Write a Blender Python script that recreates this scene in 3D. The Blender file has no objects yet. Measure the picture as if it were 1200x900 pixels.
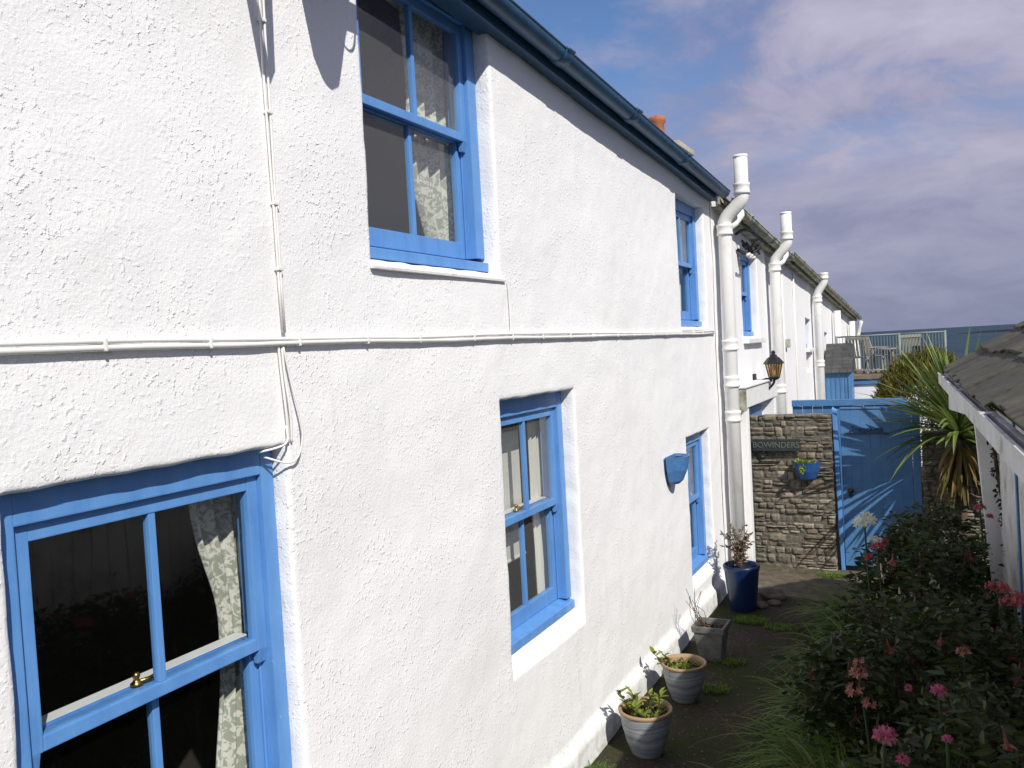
import bpy, bmesh, math, random
from mathutils import Vector, Matrix, noise
from math import sin, cos, pi, radians, sqrt, atan2
random.seed(7)
R = random.Random(11)
S = bpy.context.scene
C = S.collection

# ------------------------------------------------------------------ camera
EYE = 2.42
cd = bpy.data.cameras.new('camera'); cam = bpy.data.objects.new('camera', cd); C.objects.link(cam)
cd.sensor_width = 36; cd.lens = 30.0; cd.clip_end = 60000; cd.clip_start = 0.05
_f = Vector((-0.45222173, 0.89108972, -0.03813955)); _r = Vector((0.89134069, 0.45000031, -0.05487704)); _u = Vector((0.03173756, 0.05881192, 0.99776444))
cam.matrix_world = Matrix(((_r.x, _u.x, -_f.x, 0), (_r.y, _u.y, -_f.y, 0), (_r.z, _u.z, -_f.z, EYE), (0, 0, 0, 1)))
S.camera = cam
# ------------------------------------------------------------------ world, sun, exposure
SUN_TO = Vector((1.0, -0.80, 1.12)).normalized()
sun_el = math.asin(SUN_TO.z); sun_az = atan2(SUN_TO.x, SUN_TO.y)
W = bpy.data.worlds.new('World'); S.world = W; W.use_nodes = True
nt = W.node_tree; N = nt.nodes; L = nt.links
for n in list(N): N.remove(n)
def nn(t, **k):
    n = N.new(t)
    for a, b in k.items(): setattr(n, a, b)
    return n
def mathn(op, a, b=None, clamp=False):
    n = nn('ShaderNodeMath', operation=op, use_clamp=clamp)
    for i, v in enumerate((a, b)):
        if v is None: continue
        if isinstance(v, (int, float)): n.inputs[i].default_value = v
        else: L.new(v, n.inputs[i])
    return n.outputs[0]
def ramp(fac, stops):
    n = nn('ShaderNodeValToRGB'); e = n.color_ramp.elements
    while len(e) < len(stops): e.new(0.5)
    for i, (p, c) in enumerate(stops):
        e[i].position = p; e[i].color = (*c, 1) if len(c) == 3 else c
    L.new(fac, n.inputs[0]); return n.outputs[0]
sky = nn('ShaderNodeTexSky', sky_type='NISHITA', sun_disc=False, sun_elevation=sun_el, sun_rotation=sun_az, air_density=1.0, dust_density=0.6, ozone_density=2.0)
tc = nn('ShaderNodeTexCoord'); sp = nn('ShaderNodeSeparateXYZ'); L.new(tc.outputs['Generated'], sp.inputs[0])
zc = mathn('MAXIMUM', sp.outputs[2], 0.0); zd = mathn('ADD', zc, 0.30)
cx = mathn('DIVIDE', sp.outputs[0], zd); cy = mathn('DIVIDE', sp.outputs[1], zd)
cb = nn('ShaderNodeCombineXYZ'); L.new(cx, cb.inputs[0]); L.new(cy, cb.inputs[1]); cb.inputs[2].default_value = 3.7
def noi(scale, detail, rough, vec, dist=0.0):
    n = nn('ShaderNodeTexNoise'); n.inputs['Scale'].default_value = scale; n.inputs['Detail'].default_value = detail
    n.inputs['Roughness'].default_value = rough; n.inputs['Distortion'].default_value = dist; L.new(vec, n.inputs['Vector']); return n.outputs[0]
CLOUD_SEED = 14.5
cb.inputs[2].default_value = CLOUD_SEED
n1 = noi(0.95, 8, 0.58, cb.outputs[0], 0.3); n2 = noi(2.6, 8, 0.6, cb.outputs[0], 0.4)
cover = ramp(mathn('ADD', mathn('MULTIPLY', n1, 0.72), mathn('MULTIPLY', n2, 0.28)), [(0.405, (0, 0, 0)), (0.50, (1, 1, 1))])
bright = ramp(mathn('ADD', mathn('MULTIPLY', n2, 0.65), mathn('MULTIPLY', n1, 0.35)), [(0.40, (2.5, 2.5, 3.85)), (0.50, (3.75, 3.6, 4.9)), (0.61, (4.9, 4.7, 5.9))])
lowhaze = ramp(sp.outputs[2], [(0.0, (1.85, 2.1, 3.25)), (0.12, (2.55, 2.65, 3.8)), (0.5, (3.75, 3.6, 4.7))])
hz = ramp(sp.outputs[2], [(0.0, (1, 1, 1)), (0.30, (0, 0, 0))])
m1 = nn('ShaderNodeMix', data_type='RGBA'); L.new(mathn('MULTIPLY', hz, 0.75), m1.inputs[0]); L.new(bright, m1.inputs[6]); L.new(lowhaze, m1.inputs[7])
hz2 = ramp(sp.outputs[2], [(0.16, (1, 1, 1)), (0.30, (0, 0, 0))])
cov2 = mathn('MAXIMUM', cover, hz2)
m2 = nn('ShaderNodeMix', data_type='RGBA'); L.new(mathn('MULTIPLY', cov2, 0.96), m2.inputs[0]); blue = nn('ShaderNodeMix', data_type='RGBA', blend_type='MULTIPLY'); blue.inputs[0].default_value = 1.0; L.new(sky.outputs[0], blue.inputs[6]); blue.inputs[7].default_value = (0.72, 0.86, 1.08, 1); L.new(blue.outputs[2], m2.inputs[6]); L.new(m1.outputs[2], m2.inputs[7])
bg = nn('ShaderNodeBackground'); bg.inputs['Strength'].default_value = 0.10; L.new(m2.outputs[2], bg.inputs[0])
wo = nn('ShaderNodeOutputWorld'); L.new(bg.outputs[0], wo.inputs[0])
sl = bpy.data.lights.new('sun', 'SUN'); sl.energy = 4.4; sl.angle = radians(0.5); sl.color = (1.0, 0.955, 0.88)
so = bpy.data.objects.new('sun', sl); C.objects.link(so); so.rotation_euler = SUN_TO.to_track_quat('Z', 'Y').to_euler(); so.location = (8, -6, 12)
S.view_settings.view_transform = 'Standard'; S.view_settings.look = 'None'; S.view_settings.exposure = 0.14; S.view_settings.gamma = 1
S.view_settings.use_curve_mapping = False

# ------------------------------------------------------------------ materials
def mat(name, col, rough=0.8, spec=0.3, var=None, bump=None, metallic=0.0, vscale=3.0, hook=None, coat=0.0):
    m = bpy.data.materials.new(name); m.use_nodes = True; t = m.node_tree; b = t.nodes['Principled BSDF']
    b.inputs['Base Color'].default_value = (*col, 1); b.inputs['Roughness'].default_value = rough
    b.inputs['Specular IOR Level'].default_value = spec; b.inputs['Metallic'].default_value = metallic; b.inputs['Coat Weight'].default_value = coat
    co = t.nodes.new('ShaderNodeTexCoord')
    if var:
        n = t.nodes.new('ShaderNodeTexNoise'); n.inputs['Scale'].default_value = vscale; n.inputs['Detail'].default_value = 6; n.inputs['Roughness'].default_value = 0.65
        t.links.new(co.outputs['Object'], n.inputs['Vector'])
        r = t.nodes.new('ShaderNodeValToRGB'); e = r.color_ramp.elements
        while len(e) < len(var): e.new(0.5)
        for i, (p, c) in enumerate(var): e[i].position = p; e[i].color = (*c, 1)
        t.links.new(n.outputs[0], r.inputs[0]); t.links.new(r.outputs[0], b.inputs['Base Color'])
    if bump:
        sc, dist, st = bump
        n = t.nodes.new('ShaderNodeTexNoise'); n.inputs['Scale'].default_value = sc; n.inputs['Detail'].default_value = 5; n.inputs['Roughness'].default_value = 0.6
        t.links.new(co.outputs['Object'], n.inputs['Vector'])
        bu = t.nodes.new('ShaderNodeBump'); bu.inputs['Distance'].default_value = dist; bu.inputs['Strength'].default_value = st
        t.links.new(n.outputs[0], bu.inputs['Height']); t.links.new(bu.outputs[0], b.inputs['Normal'])
    if hook: hook(t, b, co)
    return m
def leafmat(name, cols, rough=0.55, trans=0.35, spec=0.35):
    """leaf clumps: each leaf its own tone, with light passing through"""
    m = bpy.data.materials.new(name); m.use_nodes = True; t = m.node_tree; b = t.nodes['Principled BSDF']
    g = t.nodes.new('ShaderNodeNewGeometry'); r = t.nodes.new('ShaderNodeValToRGB'); e = r.color_ramp.elements
    while len(e) < len(cols): e.new(0.5)
    for i, c in enumerate(cols): e[i].position = i / (len(cols) - 1); e[i].color = (*c, 1)
    t.links.new(g.outputs['Random Per Island'], r.inputs[0]); t.links.new(r.outputs[0], b.inputs['Base Color'])
    b.inputs['Roughness'].default_value = rough; b.inputs['Specular IOR Level'].default_value = spec
    tr = t.nodes.new('ShaderNodeBsdfTranslucent'); t.links.new(r.outputs[0], tr.inputs[0])
    mx = t.nodes.new('ShaderNodeMixShader'); mx.inputs[0].default_value = trans
    o = t.nodes['Material Output']; t.links.new(b.outputs[0], mx.inputs[1]); t.links.new(tr.outputs[0], mx.inputs[2]); t.links.new(mx.outputs[0], o.inputs[0])
    return m
def stucco_hook(t, b, co):
    def n(scale, det, ro=0.6):
        x = t.nodes.new('ShaderNodeTexNoise'); x.inputs['Scale'].default_value = scale; x.inputs['Detail'].default_value = det; x.inputs['Roughness'].default_value = ro
        t.links.new(co.outputs['Object'], x.inputs['Vector']); return x.outputs[0]
    def bump(h, d, s, prev=None):
        x = t.nodes.new('ShaderNodeBump'); x.inputs['Distance'].default_value = d; x.inputs['Strength'].default_value = s
        t.links.new(h, x.inputs['Height'])
        if prev: t.links.new(prev, x.inputs['Normal'])
        return x.outputs[0]
    def rmp(v, a, c):
        x = t.nodes.new('ShaderNodeMapRange'); x.inputs[1].default_value = a; x.inputs[2].default_value = c; t.links.new(v, x.inputs[0]); return x.outputs[0]
    # scattered trowel lumps and pits: thresholded noise, gathered in patches
    lump = rmp(n(52, 2, 0.5), 0.57, 0.70); pit = rmp(n(44, 3, 0.6), 0.36, 0.27); mk = rmp(n(2.6, 4), 0.36, 0.66)
    def mul(a_, b_):
        x = t.nodes.new('ShaderNodeMath'); x.operation = 'MULTIPLY'; t.links.new(a_, x.inputs[0]); t.links.new(b_, x.inputs[1]); return x.outputs[0]
    p = bump(n(8, 4), 0.012, 0.14)
    p = bump(n(70, 4, 0.6), 0.004, 0.55, p)
    p = bump(n(130, 3), 0.002, 0.45, p)
    p = bump(mul(lump, mk), 0.006, 0.55, p)
    x = t.nodes.new('ShaderNodeBump'); x.invert = True; x.inputs['Distance'].default_value = 0.005; x.inputs['Strength'].default_value = 0.36; t.links.new(mul(pit, mk), x.inputs['Height']); t.links.new(p, x.inputs['Normal']); p = x.outputs[0]
    t.links.new(p, b.inputs['Normal'])
    src = b.inputs['Base Color'].links[0].from_socket
    mp = t.nodes.new('ShaderNodeMapping'); mp.inputs['Scale'].default_value = (14, 14, .9); t.links.new(co.outputs['Object'], mp.inputs[0])
    st = t.nodes.new('ShaderNodeTexNoise'); st.inputs['Scale'].default_value = 1; st.inputs['Detail'].default_value = 5; t.links.new(mp.outputs[0], st.inputs[0])
    sep = t.nodes.new('ShaderNodeSeparateXYZ'); t.links.new(co.outputs['Object'], sep.inputs[0])
    ft = rmp(sep.outputs[2], .34, .0); sp_ = mul(rmp(n(13, 6), .40, .62), ft); sk = mul(rmp(st.outputs[0], .56, .74), rmp(n(.9, 3), .45, .7))
    def mixc(fac, k, c, prev):
        f = t.nodes.new('ShaderNodeMath'); f.operation = 'MULTIPLY'; f.inputs[1].default_value = k; t.links.new(fac, f.inputs[0])
        x = t.nodes.new('ShaderNodeMix'); x.data_type = 'RGBA'; t.links.new(f.outputs[0], x.inputs[0]); t.links.new(prev, x.inputs[6]); x.inputs[7].default_value = (*c, 1); return x.outputs[2]
    c1 = mixc(sk, .30, (.58, .585, .56), src); c2 = mixc(sp_, .55, (.30, .31, .23), c1); t.links.new(c2, b.inputs['Base Color'])
M = {}
M['stucco'] = mat('white_stucco', (0.8, 0.8, 0.79), 0.9, 0.15, var=[(0.25, (0.75, 0.75, 0.74)), (0.45, (0.81, 0.81, 0.81)), (0.8, (0.83, 0.83, 0.83))], vscale=1.3, hook=stucco_hook)
M['white_paint'] = mat('white_paint', (0.78, 0.78, 0.76), 0.45, 0.4, var=[(0.3, (0.70, 0.69, 0.65)), (0.6, (0.79, 0.79, 0.77))], vscale=6, bump=(30, 0.002, 0.3))
M['pipe_white'] = mat('pipe_white', (0.76, 0.76, 0.73), 0.4, 0.4, var=[(0.28, (0.68, 0.675, 0.63)), (0.5, (0.78, 0.78, 0.76))], vscale=5)
M['old_white'] = mat('old_white', (0.6, 0.6, 0.58), 0.7, 0.3, var=[(0.3, (0.22, 0.24, 0.18)), (0.42, (0.52, 0.52, 0.50)), (0.7, (0.68, 0.69, 0.70))], vscale=5, bump=(25, 0.004, 0.4))
def pv(c, d=0.82): return [(0.3, tuple(v * d for v in c)), (0.65, c)]
BL = (0.105, 0.27, 0.585)
def brush_hook(t, b, co):
    def stretched(sx, sz, det):
        mp = t.nodes.new('ShaderNodeMapping'); mp.inputs['Scale'].default_value = (sx, sx, sz); t.links.new(co.outputs['Object'], mp.inputs[0])
        x = t.nodes.new('ShaderNodeTexNoise'); x.inputs['Scale'].default_value = 1; x.inputs['Detail'].default_value = det; t.links.new(mp.outputs[0], x.inputs[0]); return x.outputs[0]
    bu = t.nodes.new('ShaderNodeBump'); bu.inputs['Distance'].default_value = .0016; bu.inputs['Strength'].default_value = .5; t.links.new(stretched(130, 9, 3), bu.inputs['Height'])
    b2 = t.nodes.new('ShaderNodeBump'); b2.inputs['Distance'].default_value = .004; b2.inputs['Strength'].default_value = .3; t.links.new(stretched(20, 20, 4), b2.inputs['Height']); t.links.new(bu.outputs[0], b2.inputs['Normal']); t.links.new(b2.outputs[0], b.inputs['Normal'])
    r = t.nodes.new('ShaderNodeValToRGB'); e = r.color_ramp.elements; e[0].position = .28; e[0].color = (.09, .235, .53, 1); e[1].position = .5; e[1].color = (*BL, 1); e.new(.74).color = (.125, .295, .61, 1)
    t.links.new(stretched(14, 5, 7), r.inputs[0])
    w = t.nodes.new('ShaderNodeValToRGB'); e = w.color_ramp.elements; e[0].position = .72; e[0].color = (0, 0, 0, 1); e[1].position = .75; e[1].color = (.6, .6, .6, 1); t.links.new(stretched(55, 40, 6), w.inputs[0])
    mx = t.nodes.new('ShaderNodeMix'); mx.data_type = 'RGBA'; t.links.new(w.outputs[0], mx.inputs[0]); t.links.new(r.outputs[0], mx.inputs[6]); mx.inputs[7].default_value = (.35, .40, .46, 1); t.links.new(mx.outputs[2], b.inputs['Base Color'])
M['blue'] = mat('blue_gloss_paint', BL, 0.40, 0.4, hook=brush_hook)
M['gutter_blue'] = mat('dark_blue_gutter', (0.035, 0.105, 0.19), 0.42, 0.4, var=pv((0.035, 0.105, 0.20), 0.7), vscale=7, bump=(18, 0.004, 0.3))
M['gate_blue'] = mat('gate_blue', (0.075, 0.20, 0.40), 0.5, 0.4, var=[(0.3, (0.062, 0.165, 0.33)), (0.6, (0.08, 0.205, 0.41))], vscale=7, bump=(20, 0.004, 0.4))
M['grey_gutter'] = mat('lichen_gutter', (0.38, 0.38, 0.3), 0.7, 0.3, var=[(0.32, (0.10, 0.11, 0.07)), (0.48, (0.30, 0.30, 0.22)), (0.65, (0.5, 0.5, 0.44))], vscale=8, bump=(30, 0.004, 0.5))
M['black_iron'] = mat('black_iron', (0.012, 0.012, 0.012), 0.45, 0.5)
M['brass'] = mat('brass', (0.45, 0.28, 0.08), 0.3, 0.5, metallic=1.0)
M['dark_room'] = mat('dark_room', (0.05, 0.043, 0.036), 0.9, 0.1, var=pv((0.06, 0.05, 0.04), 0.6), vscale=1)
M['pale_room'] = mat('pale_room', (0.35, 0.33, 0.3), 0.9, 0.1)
M['cream'] = mat('cream_cloth', (0.66, 0.63, 0.56), 0.9, 0.1)
M['terracotta'] = mat('terracotta', (0.42, 0.16, 0.08), 0.8, 0.2, var=pv((0.45, 0.17, 0.085), 0.6), vscale=6)
M['cream_render'] = mat('cream_render', (0.55, 0.5, 0.4), 0.9, 0.1, var=pv((0.58, 0.52, 0.42), 0.6), vscale=4)
M['soil'] = mat('soil', (0.03, 0.02, 0.014), 0.95, 0.1, bump=(40, 0.02, 0.8))
M['deck_wood'] = mat('deck_wood', (0.24, 0.19, 0.14), 0.8, 0.2, var=pv((0.26, 0.2, 0.15), 0.6), vscale=5)
M['plastic_white'] = mat('plastic_white', (0.27, 0.265, 0.225), 0.5, 0.4)
M['rail_white'] = mat('rail_white', (0.19, 0.235, 0.225), 0.5, 0.4)
M['table_dark'] = mat('table_dark', (0.06, 0.055, 0.05), 0.6, 0.3)
def floral(t, b, co):
    vo = t.nodes.new('ShaderNodeTexVoronoi'); vo.inputs['Scale'].default_value = 42; t.links.new(co.outputs['Object'], vo.inputs['Vector'])
    no = t.nodes.new('ShaderNodeTexNoise'); no.inputs['Scale'].default_value = 26; no.inputs['Detail'].default_value = 3; no.inputs['Distortion'].default_value = 1.4; t.links.new(co.outputs['Object'], no.inputs['Vector'])
    r = t.nodes.new('ShaderNodeValToRGB'); e = r.color_ramp.elements; e[0].position = 0.47; e[0].color = (0.68, 0.65, 0.57, 1); e[1].position = 0.53; e[1].color = (0.36, 0.37, 0.29, 1)
    t.links.new(no.outputs[0], r.inputs[0])
    r2 = t.nodes.new('ShaderNodeValToRGB'); e = r2.color_ramp.elements; e[0].position = 0.16; e[0].color = (1, 1, 1, 1); e[1].position = 0.2; e[1].color = (0, 0, 0, 1); t.links.new(vo.outputs['Distance'], r2.inputs[0])
    mx = t.nodes.new('ShaderNodeMix'); mx.data_type = 'RGBA'; t.links.new(r2.outputs[0], mx.inputs[0]); t.links.new(r.outputs[0], mx.inputs[6]); mx.inputs[7].default_value = (0.42, 0.42, 0.40, 1)
    t.links.new(mx.outputs[2], b.inputs['Base Color'])
M['floral'] = mat('floral_cloth', (0.6, 0.6, 0.5), 0.9, 0.1, hook=floral)
def glass(name, tint=(0.9, 0.93, 0.93), painted_sheen=0.002):
    m = bpy.data.materials.new(name); m.use_nodes = True; t = m.node_tree; t.nodes.remove(t.nodes['Principled BSDF'])
    tr = t.nodes.new('ShaderNodeBsdfTransparent'); tr.inputs[0].default_value = (*tint, 1)
    gl = t.nodes.new('ShaderNodeBsdfGlossy'); gl.inputs['Roughness'].default_value = 0.02
    co = t.nodes.new('ShaderNodeTexCoord'); no = t.nodes.new('ShaderNodeTexNoise'); no.inputs['Scale'].default_value = 3; no.inputs['Detail'].default_value = 1; t.links.new(co.outputs['Object'], no.inputs[0])
    bu = t.nodes.new('ShaderNodeBump'); bu.inputs['Distance'].default_value = 0.006; bu.inputs['Strength'].default_value = 0.3; t.links.new(no.outputs[0], bu.inputs['Height']); t.links.new(bu.outputs[0], gl.inputs['Normal'])
    ge = t.nodes.new('ShaderNodeNewGeometry'); dt = t.nodes.new('ShaderNodeVectorMath'); dt.operation = 'DOT_PRODUCT'; t.links.new(ge.outputs['Incoming'], dt.inputs[0]); t.links.new(ge.outputs['Normal'], dt.inputs[1])
    def mt(op, a, b_):
        x = t.nodes.new('ShaderNodeMath'); x.operation = op
        for i, v in enumerate((a, b_)):
            if v is None: continue
            if isinstance(v, (int, float)): x.inputs[i].default_value = v
            else: t.links.new(v, x.inputs[i])
        return x
    c_ = mt('ABSOLUTE', dt.outputs['Value'], None); om = mt('SUBTRACT', 1.0, c_.outputs[0]); pw = mt('POWER', om.outputs[0], 5.0); sc_ = mt('MULTIPLY', pw.outputs[0], 0.92); ad = mt('ADD', sc_.outputs[0], 0.075)
    mx = t.nodes.new('ShaderNodeMixShader'); t.links.new(ad.outputs[0], mx.inputs[0]); t.links.new(tr.outputs[0], mx.inputs[1]); t.links.new(gl.outputs[0], mx.inputs[2])
    df = t.nodes.new('ShaderNodeBsdfDiffuse'); df.inputs[0].default_value = (.6, .62, .62, 1); m2_ = t.nodes.new('ShaderNodeMixShader'); m2_.inputs[0].default_value = painted_sheen; t.links.new(mx.outputs[0], m2_.inputs[1]); t.links.new(df.outputs[0], m2_.inputs[2])  # flat diffuse grey, a pale reflection painted over the pane
    t.links.new(m2_.outputs[0], t.nodes['Material Output'].inputs[0]); return m
M['sheen_glass'] = glass('sheen_window_glass', painted_sheen=0.085)  # stronger grey mix stands in for pale reflections in these panes
M['glass'] = glass('window_glass')
M['amber_glass'] = glass('amber_glass', (0.75, 0.55, 0.25))
def islandmat(name, cols, rough, bump=None, grit=None):
    m = bpy.data.materials.new(name); m.use_nodes = True; t = m.node_tree; b = t.nodes['Principled BSDF']; b.inputs['Roughness'].default_value = rough; b.inputs['Specular IOR Level'].default_value = 0.2
    g = t.nodes.new('ShaderNodeNewGeometry'); r = t.nodes.new('ShaderNodeValToRGB'); e = r.color_ramp.elements
    while len(e) < len(cols): e.new(0.5)
    for i, c in enumerate(cols): e[i].position = i / (len(cols) - 1); e[i].color = (*c, 1)
    t.links.new(g.outputs['Random Per Island'], r.inputs[0])
    co = t.nodes.new('ShaderNodeTexCoord'); no = t.nodes.new('ShaderNodeTexNoise'); no.inputs['Scale'].default_value = grit[0]; no.inputs['Detail'].default_value = 7; no.inputs['Roughness'].default_value = 0.7; t.links.new(co.outputs['Object'], no.inputs[0])
    r2 = t.nodes.new('ShaderNodeValToRGB'); e = r2.color_ramp.elements; e[0].position = 0.3; e[0].color = (*grit[1], 1); e[1].position = 0.68; e[1].color = (*grit[2], 1); t.links.new(no.outputs[0], r2.inputs[0])
    mx = t.nodes.new('ShaderNodeMix'); mx.data_type = 'RGBA'; mx.blend_type = 'MULTIPLY'; mx.inputs[0].default_value = 1; t.links.new(r.outputs[0], mx.inputs[6]); t.links.new(r2.outputs[0], mx.inputs[7]); t.links.new(mx.outputs[2], b.inputs['Base Color'])
    bu = t.nodes.new('ShaderNodeBump'); bu.inputs['Distance'].default_value = bump[0]; bu.inputs['Strength'].default_value = bump[1]; t.links.new(no.outputs[0], bu.inputs['Height']); t.links.new(bu.outputs[0], b.inputs['Normal'])
    return m
M['stone'] = islandmat('wall_stone', [(0.115, 0.105, 0.09), (0.20, 0.182, 0.145), (0.16, 0.15, 0.13), (0.24, 0.218, 0.17), (0.135, 0.13, 0.12), (0.33, 0.31, 0.265), (0.17, 0.14, 0.112), (0.17, 0.16, 0.13)], 0.9, (0.015, 0.8), (26, (0.4, 0.4, 0.36), (1.4, 1.36, 1.26)))
M['slate'] = islandmat('roof_slate', [(0.052, 0.052, 0.048), (0.09, 0.09, 0.077), (0.07, 0.071, 0.063), (0.115, 0.11, 0.092), (0.08, 0.084, 0.066)], 0.75, (0.008, 0.5), (16, (0.5, 0.5, 0.46), (1.45, 1.42, 1.2)))
M['slate_dark'] = islandmat('dark_slate', [(0.055, 0.058, 0.06), (0.08, 0.082, 0.08), (0.065, 0.068, 0.07)], 0.75, (0.008, 0.5), (9, (0.6, 0.6, 0.6), (1.2, 1.2, 1.2)))
M['plaque'] = mat('slate_plaque', (0.03, 0.036, 0.034), 0.7, 0.3, var=pv((0.035, 0.042, 0.04), 0.6), vscale=20)
M['letter'] = mat('pale_letter', (0.13, 0.145, 0.135), 0.7, 0.2)
M['gate_letter'] = mat('gate_letter', (0.05, 0.085, 0.13), 0.6, 0.2)
M['mortar'] = mat('mortar', (0.13, 0.12, 0.10), 0.95, 0.1, bump=(30, 0.02, 0.7))

# ------------------------------------------------------------------ mesh helpers
class MB:
    def __init__(s): s.v = []; s.f = []
    def add(s, vs, fs):
        o = len(s.v); s.v += [tuple(p) for p in vs]; s.f += [tuple(i + o for i in q) for q in fs]
    def box(s, x0, x1, y0, y1, z0, z1):
        s.add([(x0, y0, z0), (x1, y0, z0), (x1, y1, z0), (x0, y1, z0), (x0, y0, z1), (x1, y0, z1), (x1, y1, z1), (x0, y1, z1)],
              [(0, 3, 2, 1), (4, 5, 6, 7), (0, 1, 5, 4), (1, 2, 6, 5), (2, 3, 7, 6), (3, 0, 4, 7)])
    def hexa(s, p):   # 8 points, bottom then top
        s.add(p, [(0, 3, 2, 1), (4, 5, 6, 7), (0, 1, 5, 4), (1, 2, 6, 5), (2, 3, 7, 6), (3, 0, 4, 7)])
    def beam(s, a, b, w, h, up=(0, 0, 1)):
        a = Vector(a); b = Vector(b); d = (b - a).normalized(); u = Vector(up); sx = d.cross(u)
        if sx.length < 1e-4: sx = d.cross(Vector((1, 0, 0)))
        sx.normalize(); u = sx.cross(d).normalized(); q = []
        for p in (a, b):
            q += [p - sx * w / 2 - u * h / 2, p + sx * w / 2 - u * h / 2, p + sx * w / 2 + u * h / 2, p - sx * w / 2 + u * h / 2]
        s.add(q, [(3, 2, 1, 0), (4, 5, 6, 7), (0, 1, 5, 4), (1, 2, 6, 5), (2, 3, 7, 6), (3, 0, 4, 7)])
    def tube(s, pts, r, n=10, caps=True):
        pts = [Vector(p) for p in pts]; rr = r if isinstance(r, (list, tuple)) else [r] * len(pts)
        base = len(s.v); ref = None
        for i, p in enumerate(pts):
            d = (pts[min(i + 1, len(pts) - 1)] - pts[max(i - 1, 0)])
            if d.length < 1e-7: d = Vector((0, 0, 1))
            d.normalize()
            if ref is None:
                ref = d.orthogonal().normalized()
            ref = (ref - d * ref.dot(d)); ref = ref.normalized() if ref.length > 1e-5 else d.orthogonal().normalized()
            o = d.cross(ref)
            for k in range(n):
                a = 2 * pi * k / n; s.v.append(tuple(p + (ref * cos(a) + o * sin(a)) * rr[i]))
        for i in range(len(pts) - 1):
            for k in range(n):
                a = base + i * n + k; b = base + i * n + (k + 1) % n; s.f.append((a, b, b + n, a + n))
        if caps:
            s.f.append(tuple(base + k for k in range(n))[::-1]); e = base + (len(pts) - 1) * n; s.f.append(tuple(e + k for k in range(n)))
    def lathe(s, prof, c=(0, 0, 0), n=28, a0=0.0, a1=2 * pi, cap=True):
        full = abs(a1 - a0 - 2 * pi) < 1e-6; m = n if full else n + 1; base = len(s.v)
        for (r, z) in prof:
            for k in range(m):
                a = a0 + (a1 - a0) * k / n; s.v.append((c[0] + r * cos(a), c[1] + r * sin(a), c[2] + z))
        for i in range(len(prof) - 1):
            for k in range(n):
                a = base + i * m + k; b = base + i * m + (k + 1) % m if full else a + 1
                s.f.append((a, b, b + m, a + m))
        if cap and full:
            s.f.append(tuple(base + k for k in range(m))[::-1]); e = base + (len(prof) - 1) * m; s.f.append(tuple(e + k for k in range(m)))
    def leaf(s, p, d, w, l, up=None, fold=0.25):
        p = Vector(p); d = Vector(d).normalized(); up = up or Vector((R.gauss(0, 1), R.gauss(0, 1), R.gauss(0.6, 1)))
        x = d.cross(up)
        if x.length < 1e-4: x = d.orthogonal()
        x.normalize(); n = x.cross(d)
        a = p + d * l * 0.28; c = p + d * l * 0.66; e = p + d * l; h = w / 2
        s.add([p, a + x * h * .92 + n * w * fold, c + x * h * .78 + n * w * fold * .8, e - n * w * fold * .5, c - x * h * .78 + n * w * fold * .8, a - x * h * .92 + n * w * fold, p.lerp(e, .48)],
              [(0, 1, 6), (6, 1, 2), (6, 2, 3), (6, 3, 4), (6, 4, 5), (0, 6, 5)])
    def blade(s, p, d0, l, w, droop, k=6, wprof=None):
        """arching strap leaf: starts along d0, bends down by droop"""
        p = Vector(p); d = Vector(d0).normalized(); sx = d.cross(Vector((0, 0, 1)))
        if sx.length < 1e-3: sx = Vector((1, 0, 0))
        sx.normalize(); vs = []; fs = []
        for i in range(k + 1):
            t = i / k; ww = w * (wprof(t) if wprof else (1 - t ** 2.2) * (0.6 + 0.8 * min(t * 3, 1) * 0.5)) + 0.0008
            nrm = sx.cross(d)
            vs += [p - sx * ww / 2 + nrm * ww * 0.18, p, p + sx * ww / 2 + nrm * ww * 0.18]
            if i < k:
                b = i * 3; fs += [(b, b + 1, b + 4, b + 3), (b + 1, b + 2, b + 5, b + 4)]
            p = p + d * (l / k); d = (d + Vector((0, 0, -droop / k))).normalized()
        s.add(vs, fs)
    def build(s, name, m, parent=None, origin=None, smooth=False, bevel=0.0, loc=None):
        """verts are in world space; origin = world point of the (unrotated) root"""
        o = origin
        if o is None and parent is not None: o = parent.get('_o'); o = Vector(o) if o is not None else Vector((0, 0, 0))
        o = Vector(o) if o is not None else Vector((0, 0, 0))
        me = bpy.data.meshes.new(name); me.from_pydata([tuple(Vector(v) - o) for v in s.v], [], s.f)
        if bevel > 0:
            bm = bmesh.new(); bm.from_mesh(me); bmesh.ops.remove_doubles(bm, verts=bm.verts, dist=1e-6)
            bmesh.ops.bevel(bm, geom=[e for e in bm.edges if len(e.link_faces) == 2 and e.calc_face_angle(0) > 0.5], offset=bevel, segments=2, affect='EDGES', profile=0.7)
            bm.to_mesh(me); bm.free()
        if smooth:
            for p in me.polygons: p.use_smooth = True
        me.materials.append(m); me.update()
        ob = bpy.data.objects.new(name, me); C.objects.link(ob)
        if parent is not None:
            ob.parent = parent; ob['_o'] = tuple(o)
        else:
            ob.location = loc if loc is not None else o; ob['_o'] = tuple(o)
        return ob
def tag(o, label, cat, group=None):
    o['label'] = label; o['category'] = cat
    if group: o['group'] = group
    return o
def thing(name, label, cat, loc, group=None, rz=0.0):
    o = bpy.data.objects.new(name, None); C.objects.link(o); o.empty_display_size = 0.1
    o.location = loc; o.rotation_euler = (0, 0, rz); o['_o'] = tuple(loc) if rz == 0 else (0, 0, 0)
    return tag(o, label, cat, group)
def structure(o): o['kind'] = 'structure'; return o
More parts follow.
